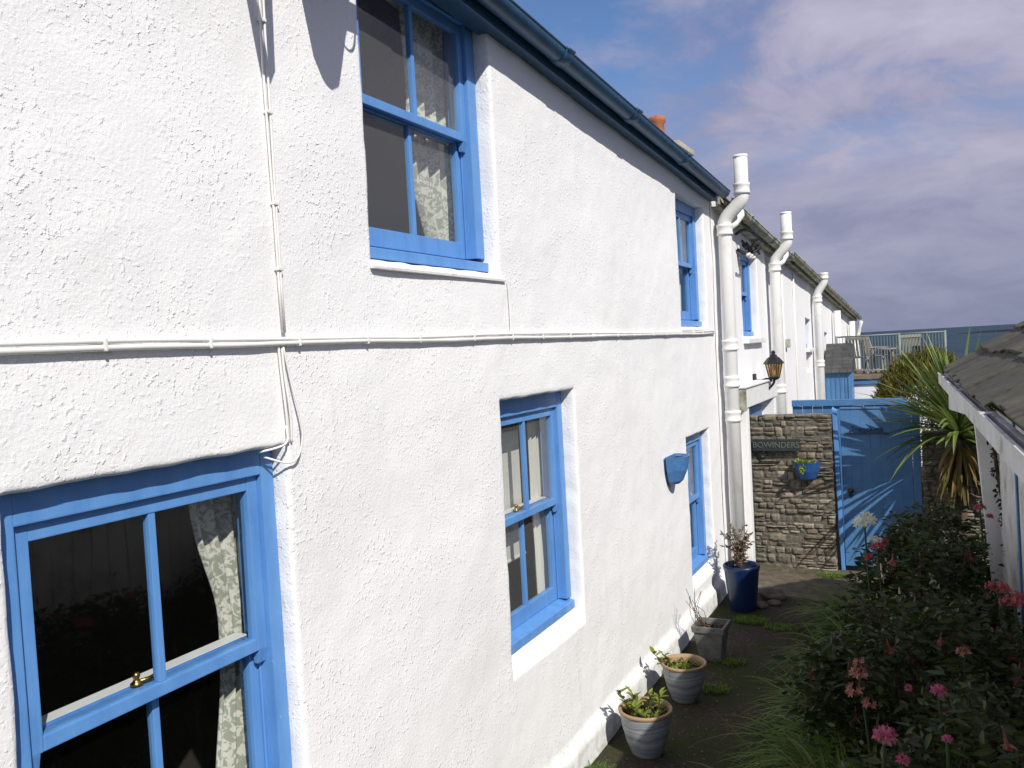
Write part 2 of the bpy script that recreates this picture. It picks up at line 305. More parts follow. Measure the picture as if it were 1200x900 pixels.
def copy_tree(o, parent=None):
    c = o.copy(); C.objects.link(c)
    if parent is not None: c.parent = parent
    for ch in list(o.children): copy_tree(ch, c)
    return c
def text_mesh(body, size, depth):
    cu = bpy.data.curves.new('lettering', 'FONT'); cu.body = body; cu.size = size; cu.extrude = depth; cu.align_x = 'CENTER'; cu.align_y = 'CENTER'
    t = bpy.data.objects.new('lettering', cu); C.objects.link(t); bpy.context.view_layer.update()
    me = bpy.data.meshes.new_from_object(t.evaluated_get(bpy.context.evaluated_depsgraph_get()))
    bpy.data.objects.remove(t); return me
def smooth_path(pts, k=6):
    pts = [Vector(p) for p in pts]; out = []
    for i in range(len(pts) - 1):
        p0 = pts[max(i - 1, 0)]; p1 = pts[i]; p2 = pts[i + 1]; p3 = pts[min(i + 2, len(pts) - 1)]
        for j in range(k):
            t = j / k
            out.append(0.5 * ((2 * p1) + (p2 - p0) * t + (2 * p0 - 5 * p1 + 4 * p2 - p3) * t * t + (3 * p1 - p0 - 3 * p2 + p3) * t ** 3))
    out.append(pts[-1]); return out

G = -0.18          # ground level beside the cottages
D = 2.1            # the cottage fronts stand at x = -D
# ------------------------------------------------------------------ ground, path, sea
def ground_hook(t, b, co):
    def n(scale, det, ro=0.65):
        x = t.nodes.new('ShaderNodeTexNoise'); x.inputs['Scale'].default_value = scale; x.inputs['Detail'].default_value = det; x.inputs['Roughness'].default_value = ro; t.links.new(co.outputs['Object'], x.inputs['Vector']); return x.outputs[0]
    def r(v, st):
        x = t.nodes.new('ShaderNodeValToRGB'); e = x.color_ramp.elements
        while len(e) < len(st): e.new(0.5)
        for i, (p, c) in enumerate(st): e[i].position = p; e[i].color = (*c, 1)
        t.links.new(v, x.inputs[0]); return x.outputs[0]
    base = r(n(38, 6), [(0.3, (0.026, 0.021, 0.015)), (0.55, (0.052, 0.042, 0.030)), (0.70, (0.11, 0.09, 0.068)), (0.78, (0.22, 0.19, 0.155))])
    moss = r(n(1.7, 6), [(0.42, (0, 0, 0)), (0.56, (.9, .9, .9))])
    mx = t.nodes.new('ShaderNodeMix'); mx.data_type = 'RGBA'; t.links.new(moss, mx.inputs[0]); t.links.new(base, mx.inputs[6]); mx.inputs[7].default_value = (0.032, 0.040, 0.010, 1)
    t.links.new(mx.outputs[2], b.inputs['Base Color'])
    bu = t.nodes.new('ShaderNodeBump'); bu.inputs['Distance'].default_value = 0.015; bu.inputs['Strength'].default_value = 0.9; t.links.new(n(55, 4), bu.inputs['Height']); t.links.new(bu.outputs[0], b.inputs['Normal'])
M['path'] = mat('old_path', (0.06, 0.05, 0.04), 0.9, 0.2, hook=ground_hook)
M['earth'] = mat('earth', (0.06, 0.06, 0.03), 0.95, 0.1, var=[(0.35, (0.03, 0.024, 0.016)), (0.6, (0.04, 0.06, 0.018))], vscale=1.4, bump=(20, 0.03, 0.8))
M['slab'] = mat('concrete_slab', (0.2, 0.17, 0.13), 0.9, 0.2, var=[(0.3, (0.06, 0.052, 0.036)), (0.55, (0.12, 0.10, 0.075)), (0.75, (0.19, 0.165, 0.13))], vscale=9, bump=(40, 0.008, 0.7))
def sheet(name, xs, ys, zf, m):
    mb = MB(); vs = [(x, y, zf(x, y)) for y in ys for x in xs]; w = len(xs)
    mb.add(vs, [(j * w + i, j * w + i + 1, (j + 1) * w + i + 1, (j + 1) * w + i) for j in range(len(ys) - 1) for i in range(w - 1)])
    return structure(mb.build(name, m, smooth=True))
def land(x, y):
    z = G - 0.006 + 0.02 * noise.noise(Vector((x * .4, y * .4, 0)))
    if y > 21: z -= (y - 21) * 0.35 + 0.6 * noise.noise(Vector((x * .2, y * .2, 3)))
    return z
sheet('ground', [-60 + 4 * i for i in range(31)], [-50 + 2 * i for i in range(36)] + [22 + 2 * i for i in range(18)], lambda x, y: land(x, y) - 0.03, M['earth'])
def pathz(x, y): return G + 0.012 * noise.fractal(Vector((x * 2.2, y * 2.2, 5)), 1, 2, 4)
sheet('path', [-2.2 + 0.08 * i for i in range(25)], [-3 + 0.1 * i for i in range(130)], pathz, M['path'])
mb = MB(); mb.hexa([(-1.98, 8.75, G - .05), (-.55, 8.55, G - .05), (-.4, 9.84, G - .05), (-1.98, 9.84, G - .05), (-1.97, 8.77, G + .012), (-.56, 8.57, G + .01), (-.4, 9.84, G + .012), (-1.98, 9.84, G + .015)])
structure(mb.build('threshold_paving', M['slab'], bevel=0.012))
def sea_hook(t, b, co):
    x = t.nodes.new('ShaderNodeTexNoise'); x.inputs['Scale'].default_value = 0.25; x.inputs['Detail'].default_value = 8; x.inputs['Roughness'].default_value = 0.6; t.links.new(co.outputs['Object'], x.inputs['Vector'])
    bu = t.nodes.new('ShaderNodeBump'); bu.inputs['Distance'].default_value = 0.5; bu.inputs['Strength'].default_value = 0.6; t.links.new(x.outputs[0], bu.inputs['Height']); t.links.new(bu.outputs[0], b.inputs['Normal'])
M['sea'] = mat('sea_water', (0.012, 0.05, 0.09), 0.6, 0.06, var=[(0.35, (0.018, 0.040, 0.062)), (0.65, (0.028, 0.056, 0.082))], vscale=0.012, hook=sea_hook)
SEA = -9.0
sheet('sea', [-30000, -3000, -300, 0, 300, 3000, 30000], [36, 60, 150, 600, 2500, 10000, 45000], lambda x, y: SEA, M['sea'])
M['reef'] = mat('reef_rock', (0.02, 0.022, 0.025), 0.9, 0.1)
mb = MB(); xs = [20 + 10 * i for i in range(40)]
vs = []
for x in xs:
    t = (x - 20) / 390; h = (2.2 + 4.5 * noise.noise(Vector((x * .03, 0, 1))) ** 2 + 5 * t) * min(1, t * 8 + .25)
    vs += [(x, 1540, SEA - 1), (x, 1556, SEA + h * .8), (x, 1570, SEA + h), (x, 1600, SEA - 1)]
mb.add(vs, [(i * 4 + k, i * 4 + 4 + k, i * 4 + 5 + k, i * 4 + 1 + k) for i in range(39) for k in range(3)])
structure(mb.build('reef', M['reef'], smooth=True))

# ------------------------------------------------------------------ cottage fronts
def soffit(y):      # underside of the eaves where it meets the front
    return 4.185 - 0.0535 * (y - 4.03) - .075 if y < 8.85 else 3.80 - 0.0745 * (y - 9.8) + .03
def disp(p, amp):
    v = noise.fractal(Vector(p) * 1.1, 1.0, 2.0, 3) * 0.012 + noise.fractal(Vector(p) * 7, 0.8, 2.0, 4) * 0.0022
    return v * amp
def axis(a, b, step, marks):
    s = {round(a, 4), round(b, 4)}
    for m in marks:
        for d in (-0.035, -0.016, -0.007, 0, 0.007, 0.016, 0.035):
            if a < m + d < b: s.add(round(m + d, 4))
    c = a
    while c < b: s.add(round(c, 4)); c += step
    o = sorted(s); r = [o[0]]; mk = {round(m, 4) for m in marks} | {round(a, 4), round(b, 4)}
    for v in o[1:]:
        if v - r[-1] < 0.0045 and v not in mk: continue
        if v - r[-1] < 0.0045 and r[-1] not in mk: r[-1] = v; continue
        r.append(v)
    return r
def front_wall(parent, y0, y1, openings, step, amp=1.0, plinth=None, x=-D, zb=G - 0.3):
    """stuccoed front with real openings; opening = (ya, yb, za, zb, recess, sill_rise)"""
    zref = 3.7
    ys = axis(y0, y1, step, [v for o in openings for v in o[:2]]); zs = axis(zb, 4.2, step, [v for o in openings for v in o[2:4]])
    mb = MB(); idx = {}
    def zmap(y, z):
        t = soffit(y) + 0.08
        return z if z <= zref and t > zref else (zref + (z - zref) * (t - zref) / (4.2 - zref) if t > zref else zb + (z - zb) * (t - zb) / (4.2 - zb))
    def vert(i, j):
        if (i, j) in idx: return idx[(i, j)]
        y, z = ys[i], zs[j]; dx = disp((0.3, y, z), amp); ed = 9.0; oy = oz = 0
        for o in openings:
            ddy = max(o[0] - y, y - o[1]); ddz = max(o[2] - z, z - o[3]); d = max(ddy, ddz) if max(ddy, ddz) < 0 else sqrt(max(ddy, 0) ** 2 + max(ddz, 0) ** 2)
            if abs(d) < ed: ed = abs(d)
        if ed < 0.016:
            q = 0.016 - ed; dx -= 0.016 - sqrt(max(0.016 ** 2 - q * q, 0)) * 1.0
            oy = 0.005 * noise.noise(Vector((y * 9, z * 9, 1))); oz = 0.006 * noise.noise(Vector((y * 9, z * 9, 7)))
        if plinth:
            t = min(max((plinth + 0.03 * noise.noise(Vector((y * 1.5, 0, 0))) - z) / 0.07, 0), 1); dx += 0.045 * t * t * (3 - 2 * t)
        mb.v.append((x + dx, y + oy, zmap(y, z) + oz)); idx[(i, j)] = len(mb.v) - 1; return len(mb.v) - 1
    def inside(yc, zc): return any(o[0] < yc < o[1] and o[2] < zc < o[3] for o in openings)
    for i in range(len(ys) - 1):
        for j in range(len(zs) - 1):
            if not inside((ys[i] + ys[i + 1]) / 2, (zs[j] + zs[j + 1]) / 2):
                mb.f.append((vert(i, j), vert(i + 1, j), vert(i + 1, j + 1), vert(i, j + 1)))
    for o in openings:
        ia, ib = ys.index(round(o[0], 4)), ys.index(round(o[1], 4)); ja, jb = zs.index(round(o[2], 4)), zs.index(round(o[3], 4))
        rings = [[(i, ja) for i in range(ia, ib + 1)], [(ib, j) for j in range(ja, jb + 1)], [(i, jb) for i in range(ib, ia - 1, -1)], [(ia, j) for j in range(jb, ja - 1, -1)]]
        dep = [0.05, o[4], o[4] + 0.02, 0.30]
        for q, ring in enumerate(rings):
            prev = [vert(*k) for k in ring]
            base = [Vector(mb.v[k]) for k in prev]
            for dd in dep:
                cur = []
                for bv in base:
                    w = min(dd / o[4], 1.0); p = Vector((x - dd, bv.y, bv.z)); s = 0.005 * noise.noise(Vector((p.x * 12, p.y * 9, p.z * 9)))
                    zz = bv.z
                    if o[5]: zz = bv.z + o[5] * w * max(0, 1 - (bv.z - o[2]) / (o[3] - o[2]))
                    mb.v.append((p.x, p.y + (s if q in (1, 3) else 0), zz + (s if q in (0, 2) else 0))); cur.append(len(mb.v) - 1)
                for k in range(len(cur) - 1): mb.f.append((prev[k + 1], prev[k], cur[k], cur[k + 1]))
                prev = cur
    ob = mb.build('front_wall', M['stucco'], parent, smooth=True); bm = bmesh.new(); bm.from_mesh(ob.data); bmesh.ops.recalc_face_normals(bm, faces=bm.faces)
    if sum(f.normal.x * f.calc_area() for f in bm.faces) < 0: bmesh.ops.reverse_faces(bm, faces=bm.faces)
    bm.to_mesh(ob.data); bm.free(); return ob

def sash_window(parent, ya, yb, za, zb, e, jw=0.065, hw=0.085, sillh=0.07, stile=0.05, catch=True, horns=True, bar=True, proud=0.02, paint='blue', gl='glass'):
    """two-over-two box sash filling the opening; the outer box is the window part"""
    xf = -D - e; P = M[paint]
    mb = MB()
    mb.box(xf - .13, xf, ya, ya + jw, za + sillh, zb); mb.box(xf - .13, xf, yb - jw, yb, za + sillh, zb)
    mb.box(xf - .13, xf - .001, ya + jw, yb - jw, zb - hw, zb)
    mb.hexa([(xf - .14, ya, za), (xf + proud, ya, za), (xf + proud, yb, za), (xf - .14, yb, za), (xf - .14, ya, za + sillh + .012), (xf + proud, ya, za + sillh - .022), (xf + proud, yb, za + sillh - .022), (xf - .14, yb, za + sillh + .012)])
    y0, y1 = ya + jw, yb - jw; z0, z1 = za + sillh, zb - hw; zm = (z0 + z1) / 2 + 0.02; yc = (y0 + y1) / 2
    for (q0, q1) in ((y0, y0 + .012), (y1 - .012, y1)): mb.box(xf - .062, xf - .055, q0, q1, z0, z1)
    win = mb.build('window', P, parent, bevel=0.005)
    # upper sash (outer), lower sash behind it
    def sash(nm, xo, a, b, top, bot, bw):
        s = MB(); s.box(xo - .036, xo, y0 + .001, y0 + stile, a, b); s.box(xo - .036, xo, y1 - stile, y1 - .001, a, b)
        s.box(xo - .036, xo - .001, y0 + stile, y1 - stile, b - top, b); s.box(xo - .036, xo - .001, y0 + stile, y1 - stile, a, a + bot)
        if bar: s.box(xo - .032, xo - .004, yc - bw / 2, yc + bw / 2, a + bot, b - top)
        if nm == 'upper_sash' and horns:
            for (h0, h1) in ((y0 + .001, y0 + stile * .8), (y1 - stile * .8, y1 - .001)):
                s.hexa([(xo - .030, h0, a - .05), (xo - .012, h0, a - .05), (xo - .012, h1, a - .05), (xo - .030, h1, a - .05), (xo - .036, h0, a), (xo, h0, a), (xo, h1, a), (xo - .036, h1, a)])
        so_ = s.build(nm, P, win, bevel=0.004)
        g = MB(); g.add([(xo - .019, y0 + stile - .005, a + bot - .005), (xo - .019, y1 - stile + .005, a + bot - .005), (xo - .019, y1 - stile + .005, b - top + .005), (xo - .019, y0 + stile - .005, b - top + .005)], [(0, 1, 2, 3)]); g.build('glass', M[gl], win)
        return so_
    sash('upper_sash', xf - .022, zm - .02, z1, stile, .042, .026)
    sash('lower_sash', xf - .064, z0, zm + .018, .04, .085, .026)
    ib = MB(); ib.box(xf - .160, xf - .1015, y0 + .01, y1 - .01, zm - .012, zm + .021); ib.build('inner_ledge', M['white_paint'], win, bevel=.003)
    if catch:
        c = MB(); c.lathe([(0.0, 0), (.018, 0), (.02, .006), (.012, .012), (.008, .02), (.013, .03), (.009, .04), (0, .042)], (xf - .085, yc + .0 - .05, zm + .021), 12, cap=False)
        c.tube([(xf - .085, yc - .05, zm + .03), (xf - .075, yc - .01, zm + .03), (xf - .075, yc + .03, zm + .034)], .007, 8); c.build('catch', M['brass'], win, smooth=True)
    return win, xf
def curtain(label, x, y0, y1, z0, z1, m, waves=5, amp=.03, gather=None, group=None):
    """hanging cloth with folds; gather=(z, y0, y1) pulls it to a tie-back"""
    mb = MB(); nu, nv = 60, 30; vs = []
    for j in range(nv + 1):
        t = j / nv; z = z1 + (z0 - z1) * t; a, b = y0, y1
        if gather:
            gz, g0, g1 = gather; w = math.exp(-((z - gz) / 0.28) ** 2) if z > gz else math.exp(-((z - gz) / 0.5) ** 2); a = y0 + (g0 - y0) * w; b = y1 + (g1 - y1) * w
        for i in range(nu + 1):
            u = i / nu; ph = u * waves * 2 * pi + 0.8 * noise.noise(Vector((u * 3, z * 1.5, x)))
            vs.append((x + amp * sin(ph) * (0.6 + .4 * t) + .01 * noise.noise(Vector((u * 8, z * 3, 2))), a + (b - a) * u + amp * .35 * cos(ph), z))
    mb.add(vs, [(j * (nu + 1) + i, j * (nu + 1) + i + 1, (j + 1) * (nu + 1) + i + 1, (j + 1) * (nu + 1) + i) for j in range(nv) for i in range(nu)])
    o = mb.build('curtain', m, None, origin=(x, (y0 + y1) / 2, z0), smooth=True)
    sm = o.modifiers.new('thickness', 'SOLIDIFY'); sm.thickness = 0.004
    return tag(o, label, 'curtain', group)

def gutter(parent, y0, y1, zt0, zt1, xo, r, m, joints=(), fas=None):
    """half-round gutter, its brackets and the fascia board behind"""
    g = MB(); n = 14; k = max(2, int((y1 - y0) / .8)); vs = []; fs = []
    for i in range(k + 1):
        t = i / k; y = y0 + (y1 - y0) * t; z = zt0 + (zt1 - zt0) * t
        for rr in (r, r - .006):
            for a in range(n + 1):
                an = pi + pi * a / n; vs.append((xo - r + rr * cos(an), y, z + rr * sin(an)))
    w = 2 * (n + 1)
    for i in range(k):
        for a in range(n):
            fs.append((i * w + a, (i + 1) * w + a, (i + 1) * w + a + 1, i * w + a + 1)); b = i * w + n + 1 + a; fs.append((b, b + 1, b + w + 1, b + w))
        for a in (0, n):
            p, q = i * w + a, i * w + n + 1 + a; fs.append((p, q, q + w, p + w) if a == 0 else (p, p + w, q + w, q))
    g.add(vs, fs)
    for an in (pi, 2 * pi):  # rolled lips
        g.tube([(xo - r + r * cos(an), y0, zt0), (xo - r + r * cos(an), y1, zt1)], .007, 8)
    gt = g.build('gutter', m, parent, smooth=True)
    for j in joints:
        t = (j - y0) / (y1 - y0); z = zt0 + (zt1 - zt0) * t; s = MB(); vs = []; fs = []
        for q, dy in enumerate((-.055, -.05, .05, .055)):
            rr = r + (.003 if q in (0, 3) else .007)
            for a in range(n + 1):
                an = pi + pi * a / n; vs.append((xo - r + rr * cos(an), j + dy, z - (zt0 - zt1) / (y1 - y0) * dy + rr * sin(an)))
        for q in range(3):
            for a in range(n): b = q * (n + 1) + a; fs.append((b, b + n + 1, b + n + 2, b + 1))
        s.add(vs, fs); s.tube([(xo + .008, j - .05, z + .002), (xo + .008, j + .05, z + .002)], .012, 8)
        s.build('gutter_joint', m, gt, smooth=True)
    f = MB(); xb = xo - 2 * r - .004
    f.hexa([(xb - .025, y0, zt0 - r - .025), (xb, y0, zt0 - r - .025), (xb, y1, zt1 - r - .025), (xb - .025, y1, zt1 - r - .025), (xb - .025, y0, zt0 + .03), (xb, y0, zt0 + .03), (xb, y1, zt1 + .03), (xb - .025, y1, zt1 + .03)])
    f.build('fascia', fas or m, parent, bevel=.004)
    if xb - .025 > -D + .03:
        f = MB(); f.hexa([(-D - .05, y0, zt0 - r - .018), (xb - .026, y0, zt0 - r - .018), (xb - .026, y1, zt1 - r - .018), (-D - .05, y1, zt1 - r - .018),
                (-D - .05, y0, zt0 - r - .006), (xb - .026, y0, zt0 - r - .006), (xb - .026, y1, zt1 - r - .006), (-D - .05, y1, zt1 - r - .006)]); f.build('soffit', fas or m, parent)
def slates(x0, z0, x1, z1, yA, yB, zdrop, rows, width, jit=.006, th=.012):
    """overlapping slates from eave (x0,z0) up to (x1,z1), along y, level falling by zdrop"""
    mb = MB(); d = Vector((x1 - x0, 0, z1 - z0)); L_ = d.length; d.normalize(); n = Vector((-d.z, 0, d.x)); n = n if n.z > 0 else -n
    for r_ in range(rows):
        s0 = L_ * r_ / rows - (.02 if r_ == 0 else .0); s1 = min(L_ * (r_ + 1.35) / rows, L_); y = yA + (-(r_ % 2) * width / 2)
        while y < yB - .01:
            w = width * R.uniform(.92, 1.08); a, b = max(y, yA), min(y + w - .012, yB); y += w
            if b - a < .02: continue
            lift = th * 1.0 + R.uniform(0, jit); tail = s0 + R.uniform(-jit, jit) * 1.5; q = []
            for (s, l) in ((tail, lift), (s1, .002)):
                for yy in (a, b):
                    dz = -zdrop * (yy - yA) / (yB - yA)
                    p = Vector((x0, yy, z0 + dz)) + d * s; q.append((p + n * l, p + n * (l + th)))
            mb.hexa([q[0][0], q[1][0], q[3][0], q[2][0], q[0][1], q[1][1], q[3][1], q[2][1]])
    return mb
def cottage_shell(parent, y0, y1, e0, e1):
    """rest of the house: back, ends, floors, slate roof"""
    xb = -7.3; b = MB(); b.box(xb - .25, xb, y0, y1, G - .3, 3.6); b.build('back_wall', M['stucco'], parent)
    for yy in (y0 + .02, y1 - .14):
        b = MB(); yy2 = yy + .12; zz = soffit((yy + yy2) / 2)
        b.add([(xb, yy, G - .3), (-D - .31, yy, G - .3), (-D - .31, yy, zz), (-4.75, yy, zz + 1.9), (xb, yy, zz), (xb, yy2, G - .3), (-D - .31, yy2, G - .3), (-D - .31, yy2, zz), (-4.75, yy2, zz + 1.9), (xb, yy2, zz)],
              [(0, 4, 3, 2, 1), (5, 6, 7, 8, 9), (0, 1, 6, 5), (1, 2, 7, 6), (2, 3, 8, 7), (3, 4, 9, 8), (4, 0, 5, 9)])
        b.build('end_wall', M['stucco'], parent)
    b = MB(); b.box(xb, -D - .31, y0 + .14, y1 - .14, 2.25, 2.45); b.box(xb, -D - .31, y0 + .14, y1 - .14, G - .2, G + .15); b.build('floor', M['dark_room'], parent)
    zm = (e0 + e1) / 2; mb = slates(-D + .02, e0 + .02, -4.75, e0 + .02 + 1.98, y0, y1, e0 - e1, 9, .3)
    rf = mb.build('roof', M['slate'], parent)
    b = MB(); b.hexa([(-4.75, y0, e0 + 1.9), (-7.6, y0, e0 - .15), (-7.6, y1, e1 - .15), (-4.75, y1, e1 + 1.9), (-4.75, y0, e0 + 2.0), (-7.6, y0, e0 - .05), (-7.6, y1, e1 - .05), (-4.75, y1, e1 + 2.0)])
    b.hexa([(-D - .02, y0, e0 - .04), (-4.75, y0, e0 + 1.93), (-4.75, y1, e1 + 1.93), (-D - .02, y1, e1 - .04), (-D - .02, y0, e0 - .01), (-4.75, y0, e0 + 1.96), (-4.75, y1, e1 + 1.96), (-D - .02, y1, e1 - .01)])
    b.build('roof_back', M['slate'], rf)
    return rf
def soil_pipe(parent, y, xw, xt, zb, zbend, ztop, r=.075, collars=(), m='pipe_white'):
    p = MB(); pts = [(xw, y, zb), (xw, y, zbend - .02)]
    if ztop:
        off = xt - xw; h = .26; n = 12
        for i in range(n + 1):
            t = i / n; s = t * t * (3 - 2 * t); pts.append((xw + off * s, y, zbend + h * t))
        pts.append((xt, y, ztop))
    p.tube(pts, r, 18)
    if ztop:   # open rim
        p.lathe([(r, 0), (r + .004, .004), (r + .004, -.02), (r, -.024)], (xt, y, ztop - .002), 18, cap=False)
    pipe = p.build('soil_pipe', M[m], parent, smooth=True)
    def collar(x, z, h=.11):
        c = MB(); rr = r + .009; c.lathe([(r - .002, -h / 2), (rr + .005, -h / 2), (rr + .005, -h / 2 + .022), (rr, -h / 2 + .03), (rr, h / 2 - .03), (rr + .005, h / 2 - .022), (rr + .005, h / 2), (r - .002, h / 2 + .004)], (x, y, z), 18, cap=False)
        c.build('pipe_collar', M[m], pipe, smooth=True)
    for z in collars: collar(xw, z)
    if ztop: collar(xw, zbend - .07); collar(xt, zbend + .33)
    return pipe

# ---- cottage nearest the camera
h1 = thing('cottage', 'nearest white stuccoed cottage with dark blue gutter and big blue sash windows', 'cottage', (-D, 4, G), 'terraced cottages')
OP = [(1.30, 2.33, .66, 2.13, .06, .07), (2.93, 4.06, 2.82, 4.17, .08, .03), (3.99, 5.00, .67, 2.16, .09, .085), (7.57, 8.55, 2.545, 3.80, .08, .02), (7.58, 8.42, .15, 1.545, .085, .075)]
front_wall(h1, -1.5, 8.83, OP, 0.027, 1.0, plinth=.04)
cottage_shell(h1, -1.5, 8.83, 4.45, 3.90)
# window openings filled
for k, (o, zz, kw) in enumerate(zip(OP, (.73, 2.85, .755, 2.565, .225), (dict(jw=.062, hw=.09), dict(jw=.085, hw=.12, catch=False, gl='sheen_glass'), dict(jw=.07, hw=.10, gl='sheen_glass'), dict(jw=.08, hw=.14, catch=False), dict(jw=.07, hw=.09, catch=False)))):
    w, xf = sash_window(h1, o[0] + .004, o[1] - .004, zz, (4.255 if k == 1 else o[3] - .004), o[4], **kw)
    if k in (1, 3):
        s = MB(); s.box(-D - .05, -D + .016, o[0] - .02, o[1] + .05, o[2] - .026, o[2] - .004); s.build('sill', M['stucco'], w, bevel=.01)
# rooms: partition walls so that each window looks into its own dark room
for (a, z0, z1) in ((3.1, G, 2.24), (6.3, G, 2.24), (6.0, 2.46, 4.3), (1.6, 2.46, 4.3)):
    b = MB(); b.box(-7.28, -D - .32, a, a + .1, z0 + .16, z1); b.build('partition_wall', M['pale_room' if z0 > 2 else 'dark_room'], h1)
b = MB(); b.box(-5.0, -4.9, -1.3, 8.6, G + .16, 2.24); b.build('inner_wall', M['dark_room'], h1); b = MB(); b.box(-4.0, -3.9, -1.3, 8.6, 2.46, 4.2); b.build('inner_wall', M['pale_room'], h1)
gutter(h1, -1.5, 8.86, 4.481, 3.927, -1.89, .062, M['gutter_blue'], joints=(.9, 3.15, 4.7, 5.95, 7.3))
# chimney
ch = MB(); ch.box(-5.05, -4.25, 15.6, 16.6, 5.0, 6.02); ch.box(-5.1, -4.2, 15.55, 16.65, 6.02, 6.12)

# cables clipped to the wall of the nearest cottage
c = MB()
def wall_line(pts, r, n=8): c.tube(smooth_path(pts, 5), r, n)
for dz in (0, .017):
    pts = [(-D + .018 + disp((.3, y, 2.5), 1), y, 2.492 + dz + .009 * noise.noise(Vector((y * 1.3, dz * 30, 0)))) for y in [-1.4 + .35 * i for i in range(30)] if y < 8.82]
    c.tube(pts, .0075 if dz else .0092, 8)
c.build('cable', M['white_paint'], h1, smooth=True)
for q in range(19):
    y = 1.15 + q * .42 + R.uniform(-.05, .05)
    c = MB(); dd = disp((.3, y, 2.5), 1); c.box(-D + dd - .01, -D + .028 + dd, y - .005, y + .005, 2.482, 2.520); c.build('cable_clip', M['white_paint'], h1, bevel=.004)
c = MB()
for dy in (0, .016):
    c.tube([(-D + .012 + disp((.3, 2.33, z), 1), 2.335 + dy + .012 * noise.noise(Vector((z * 1.4, dy * 40, 0))), z) for z in [2.53 + .17 * i for i in range(11)]], .0048, 8)
    c.tube(smooth_path([(-D + .012, 2.315 + dy, 2.49), (-D + .016, 2.318 + dy, 2.38), (-D + .02, 2.325 + dy * 1.3, 2.24), (-D + .012, 2.335 + dy, 2.14)]), .0048, 8)
c.tube(smooth_path([(-D + .016, 2.335, 2.48), (-D + .02, 2.36, 2.35), (-D + .035, 2.385, 2.2), (-D + .03, 2.37, 2.10), (-D + .02, 2.32, 2.07), (-D - .03, 2.25, 2.10)]), .0038, 8)
c.tube(smooth_path([(-D + .016, 2.325, 2.2), (-D + .03, 2.30, 2.14), (-D - .02, 2.22, 2.12)]), .0042, 8)
c.build('cable', M['white_paint'], h1, smooth=True)
for z in (2.75, 2.98, 3.3, 3.62, 3.95):
    c = MB(); dd = disp((.3, 2.33, z), 1); c.box(-D + dd - .01, -D + .021 + dd, 2.328, 2.358, z, z + .012); c.build('cable_clip', M['white_paint'], h1, bevel=.003)
c = MB(); c.tube(smooth_path([(-D + .012, 4.13, 2.80), (-D + .014, 4.14, 2.68), (-D + .014, 4.135, 2.55)]), .003, 6); c.build('thin_wire', M['white_paint'], h1)

# curtains and blinds behind the glass
GC = 'curtains in the cottage windows'
curtain('floral curtain tied back inside the large ground floor window at lower left', -2.35, 2.09, 2.335, .6, 2.2, M['floral'], 3, .022, gather=(1.5, 2.2, 2.33), group=GC)
curtain('floral curtain hanging in the upper window under the blue gutter', -2.35, 3.62, 4.07, 2.75, 4.2, M['floral'], 4, .028, gather=(2.9, 3.76, 4.06), group=GC)
curtain('pale curtain at the right of the middle ground floor window', -2.35, 4.80, 5.01, .6, 2.2, M['cream'], 3, .022, group=GC)
curtain('cream curtain inside the small ground floor window beyond the blue wall pot', -2.36, 8.05, 8.43, .1, 1.7, M['cream'], 4, .025, group=GC)
curtain('pale curtain in the far upper window of the nearest cottage', -2.36, 8.05, 8.56, 2.5, 3.9, M['cream'], 4, .025, group=GC)
b = MB(); b.box(-2.40, -2.392, 4.02, 4.76, 1.15, 1.93); b.tube([(-2.396, 4.01, 1.15), (-2.396, 4.77, 1.15)], .012, 8)
tag(b.build('roller_blind', M['cream'], None, origin=(-2.396, 4.39, 1.15), bevel=.002), 'cream roller blind half drawn inside the middle ground floor window', 'blind')

# ---- cottages farther along
h2 = thing('cottage', 'second white cottage with lichened gutter and porch behind the stone wall', 'cottage', (-D, 11, G), 'terraced cottages')
H2 = [(10.25, 11.22, 2.43, 3.5, .09, .02)]
front_wall(h2, 8.85, 12.95, H2, .06, .8)
cottage_shell(h2, 8.85, 12.95, 3.96, 3.66)
w, xf = sash_window(h2, 10.254, 11.216, 2.45, 3.496, .09, jw=.075, hw=.1, catch=False)
s = MB(); s.box(-D - .05, -D + .07, 10.2, 11.28, 2.36, 2.42); s.build('sill', M['white_paint'], w, bevel=.01)
gutter(h2, 8.9, 12.95, 3.865, 3.565, -1.88, .06, M['grey_gutter'], joints=(9.9, 11.4, 12.6), fas=M['grey_gutter'])
soil_pipe(h1, 8.95, -1.98, -1.79, G, 3.62, 4.29, .070, collars=(2.36, 1.98, 1.62, .2))
soil_pipe(h2, 11.85, -1.98, -1.81, G, 3.42, 4.06, .070, collars=(1.72,))
b = MB(); b.tube([(-1.98, 8.98, 3.55), (-1.9, 9.06, 3.62), (-1.86, 9.2, 3.72), (-1.88, 9.25, 3.78)], .04, 12); b.build('gutter_outlet', M['pipe_white'], h2, smooth=True)
b = MB(); b.tube([(-1.98, 11.88, 3.36), (-1.9, 11.95, 3.42), (-1.87, 12.1, 3.52), (-1.88, 12.12, 3.58)], .04, 12); b.build('gutter_outlet', M['pipe_white'], h2, smooth=True)
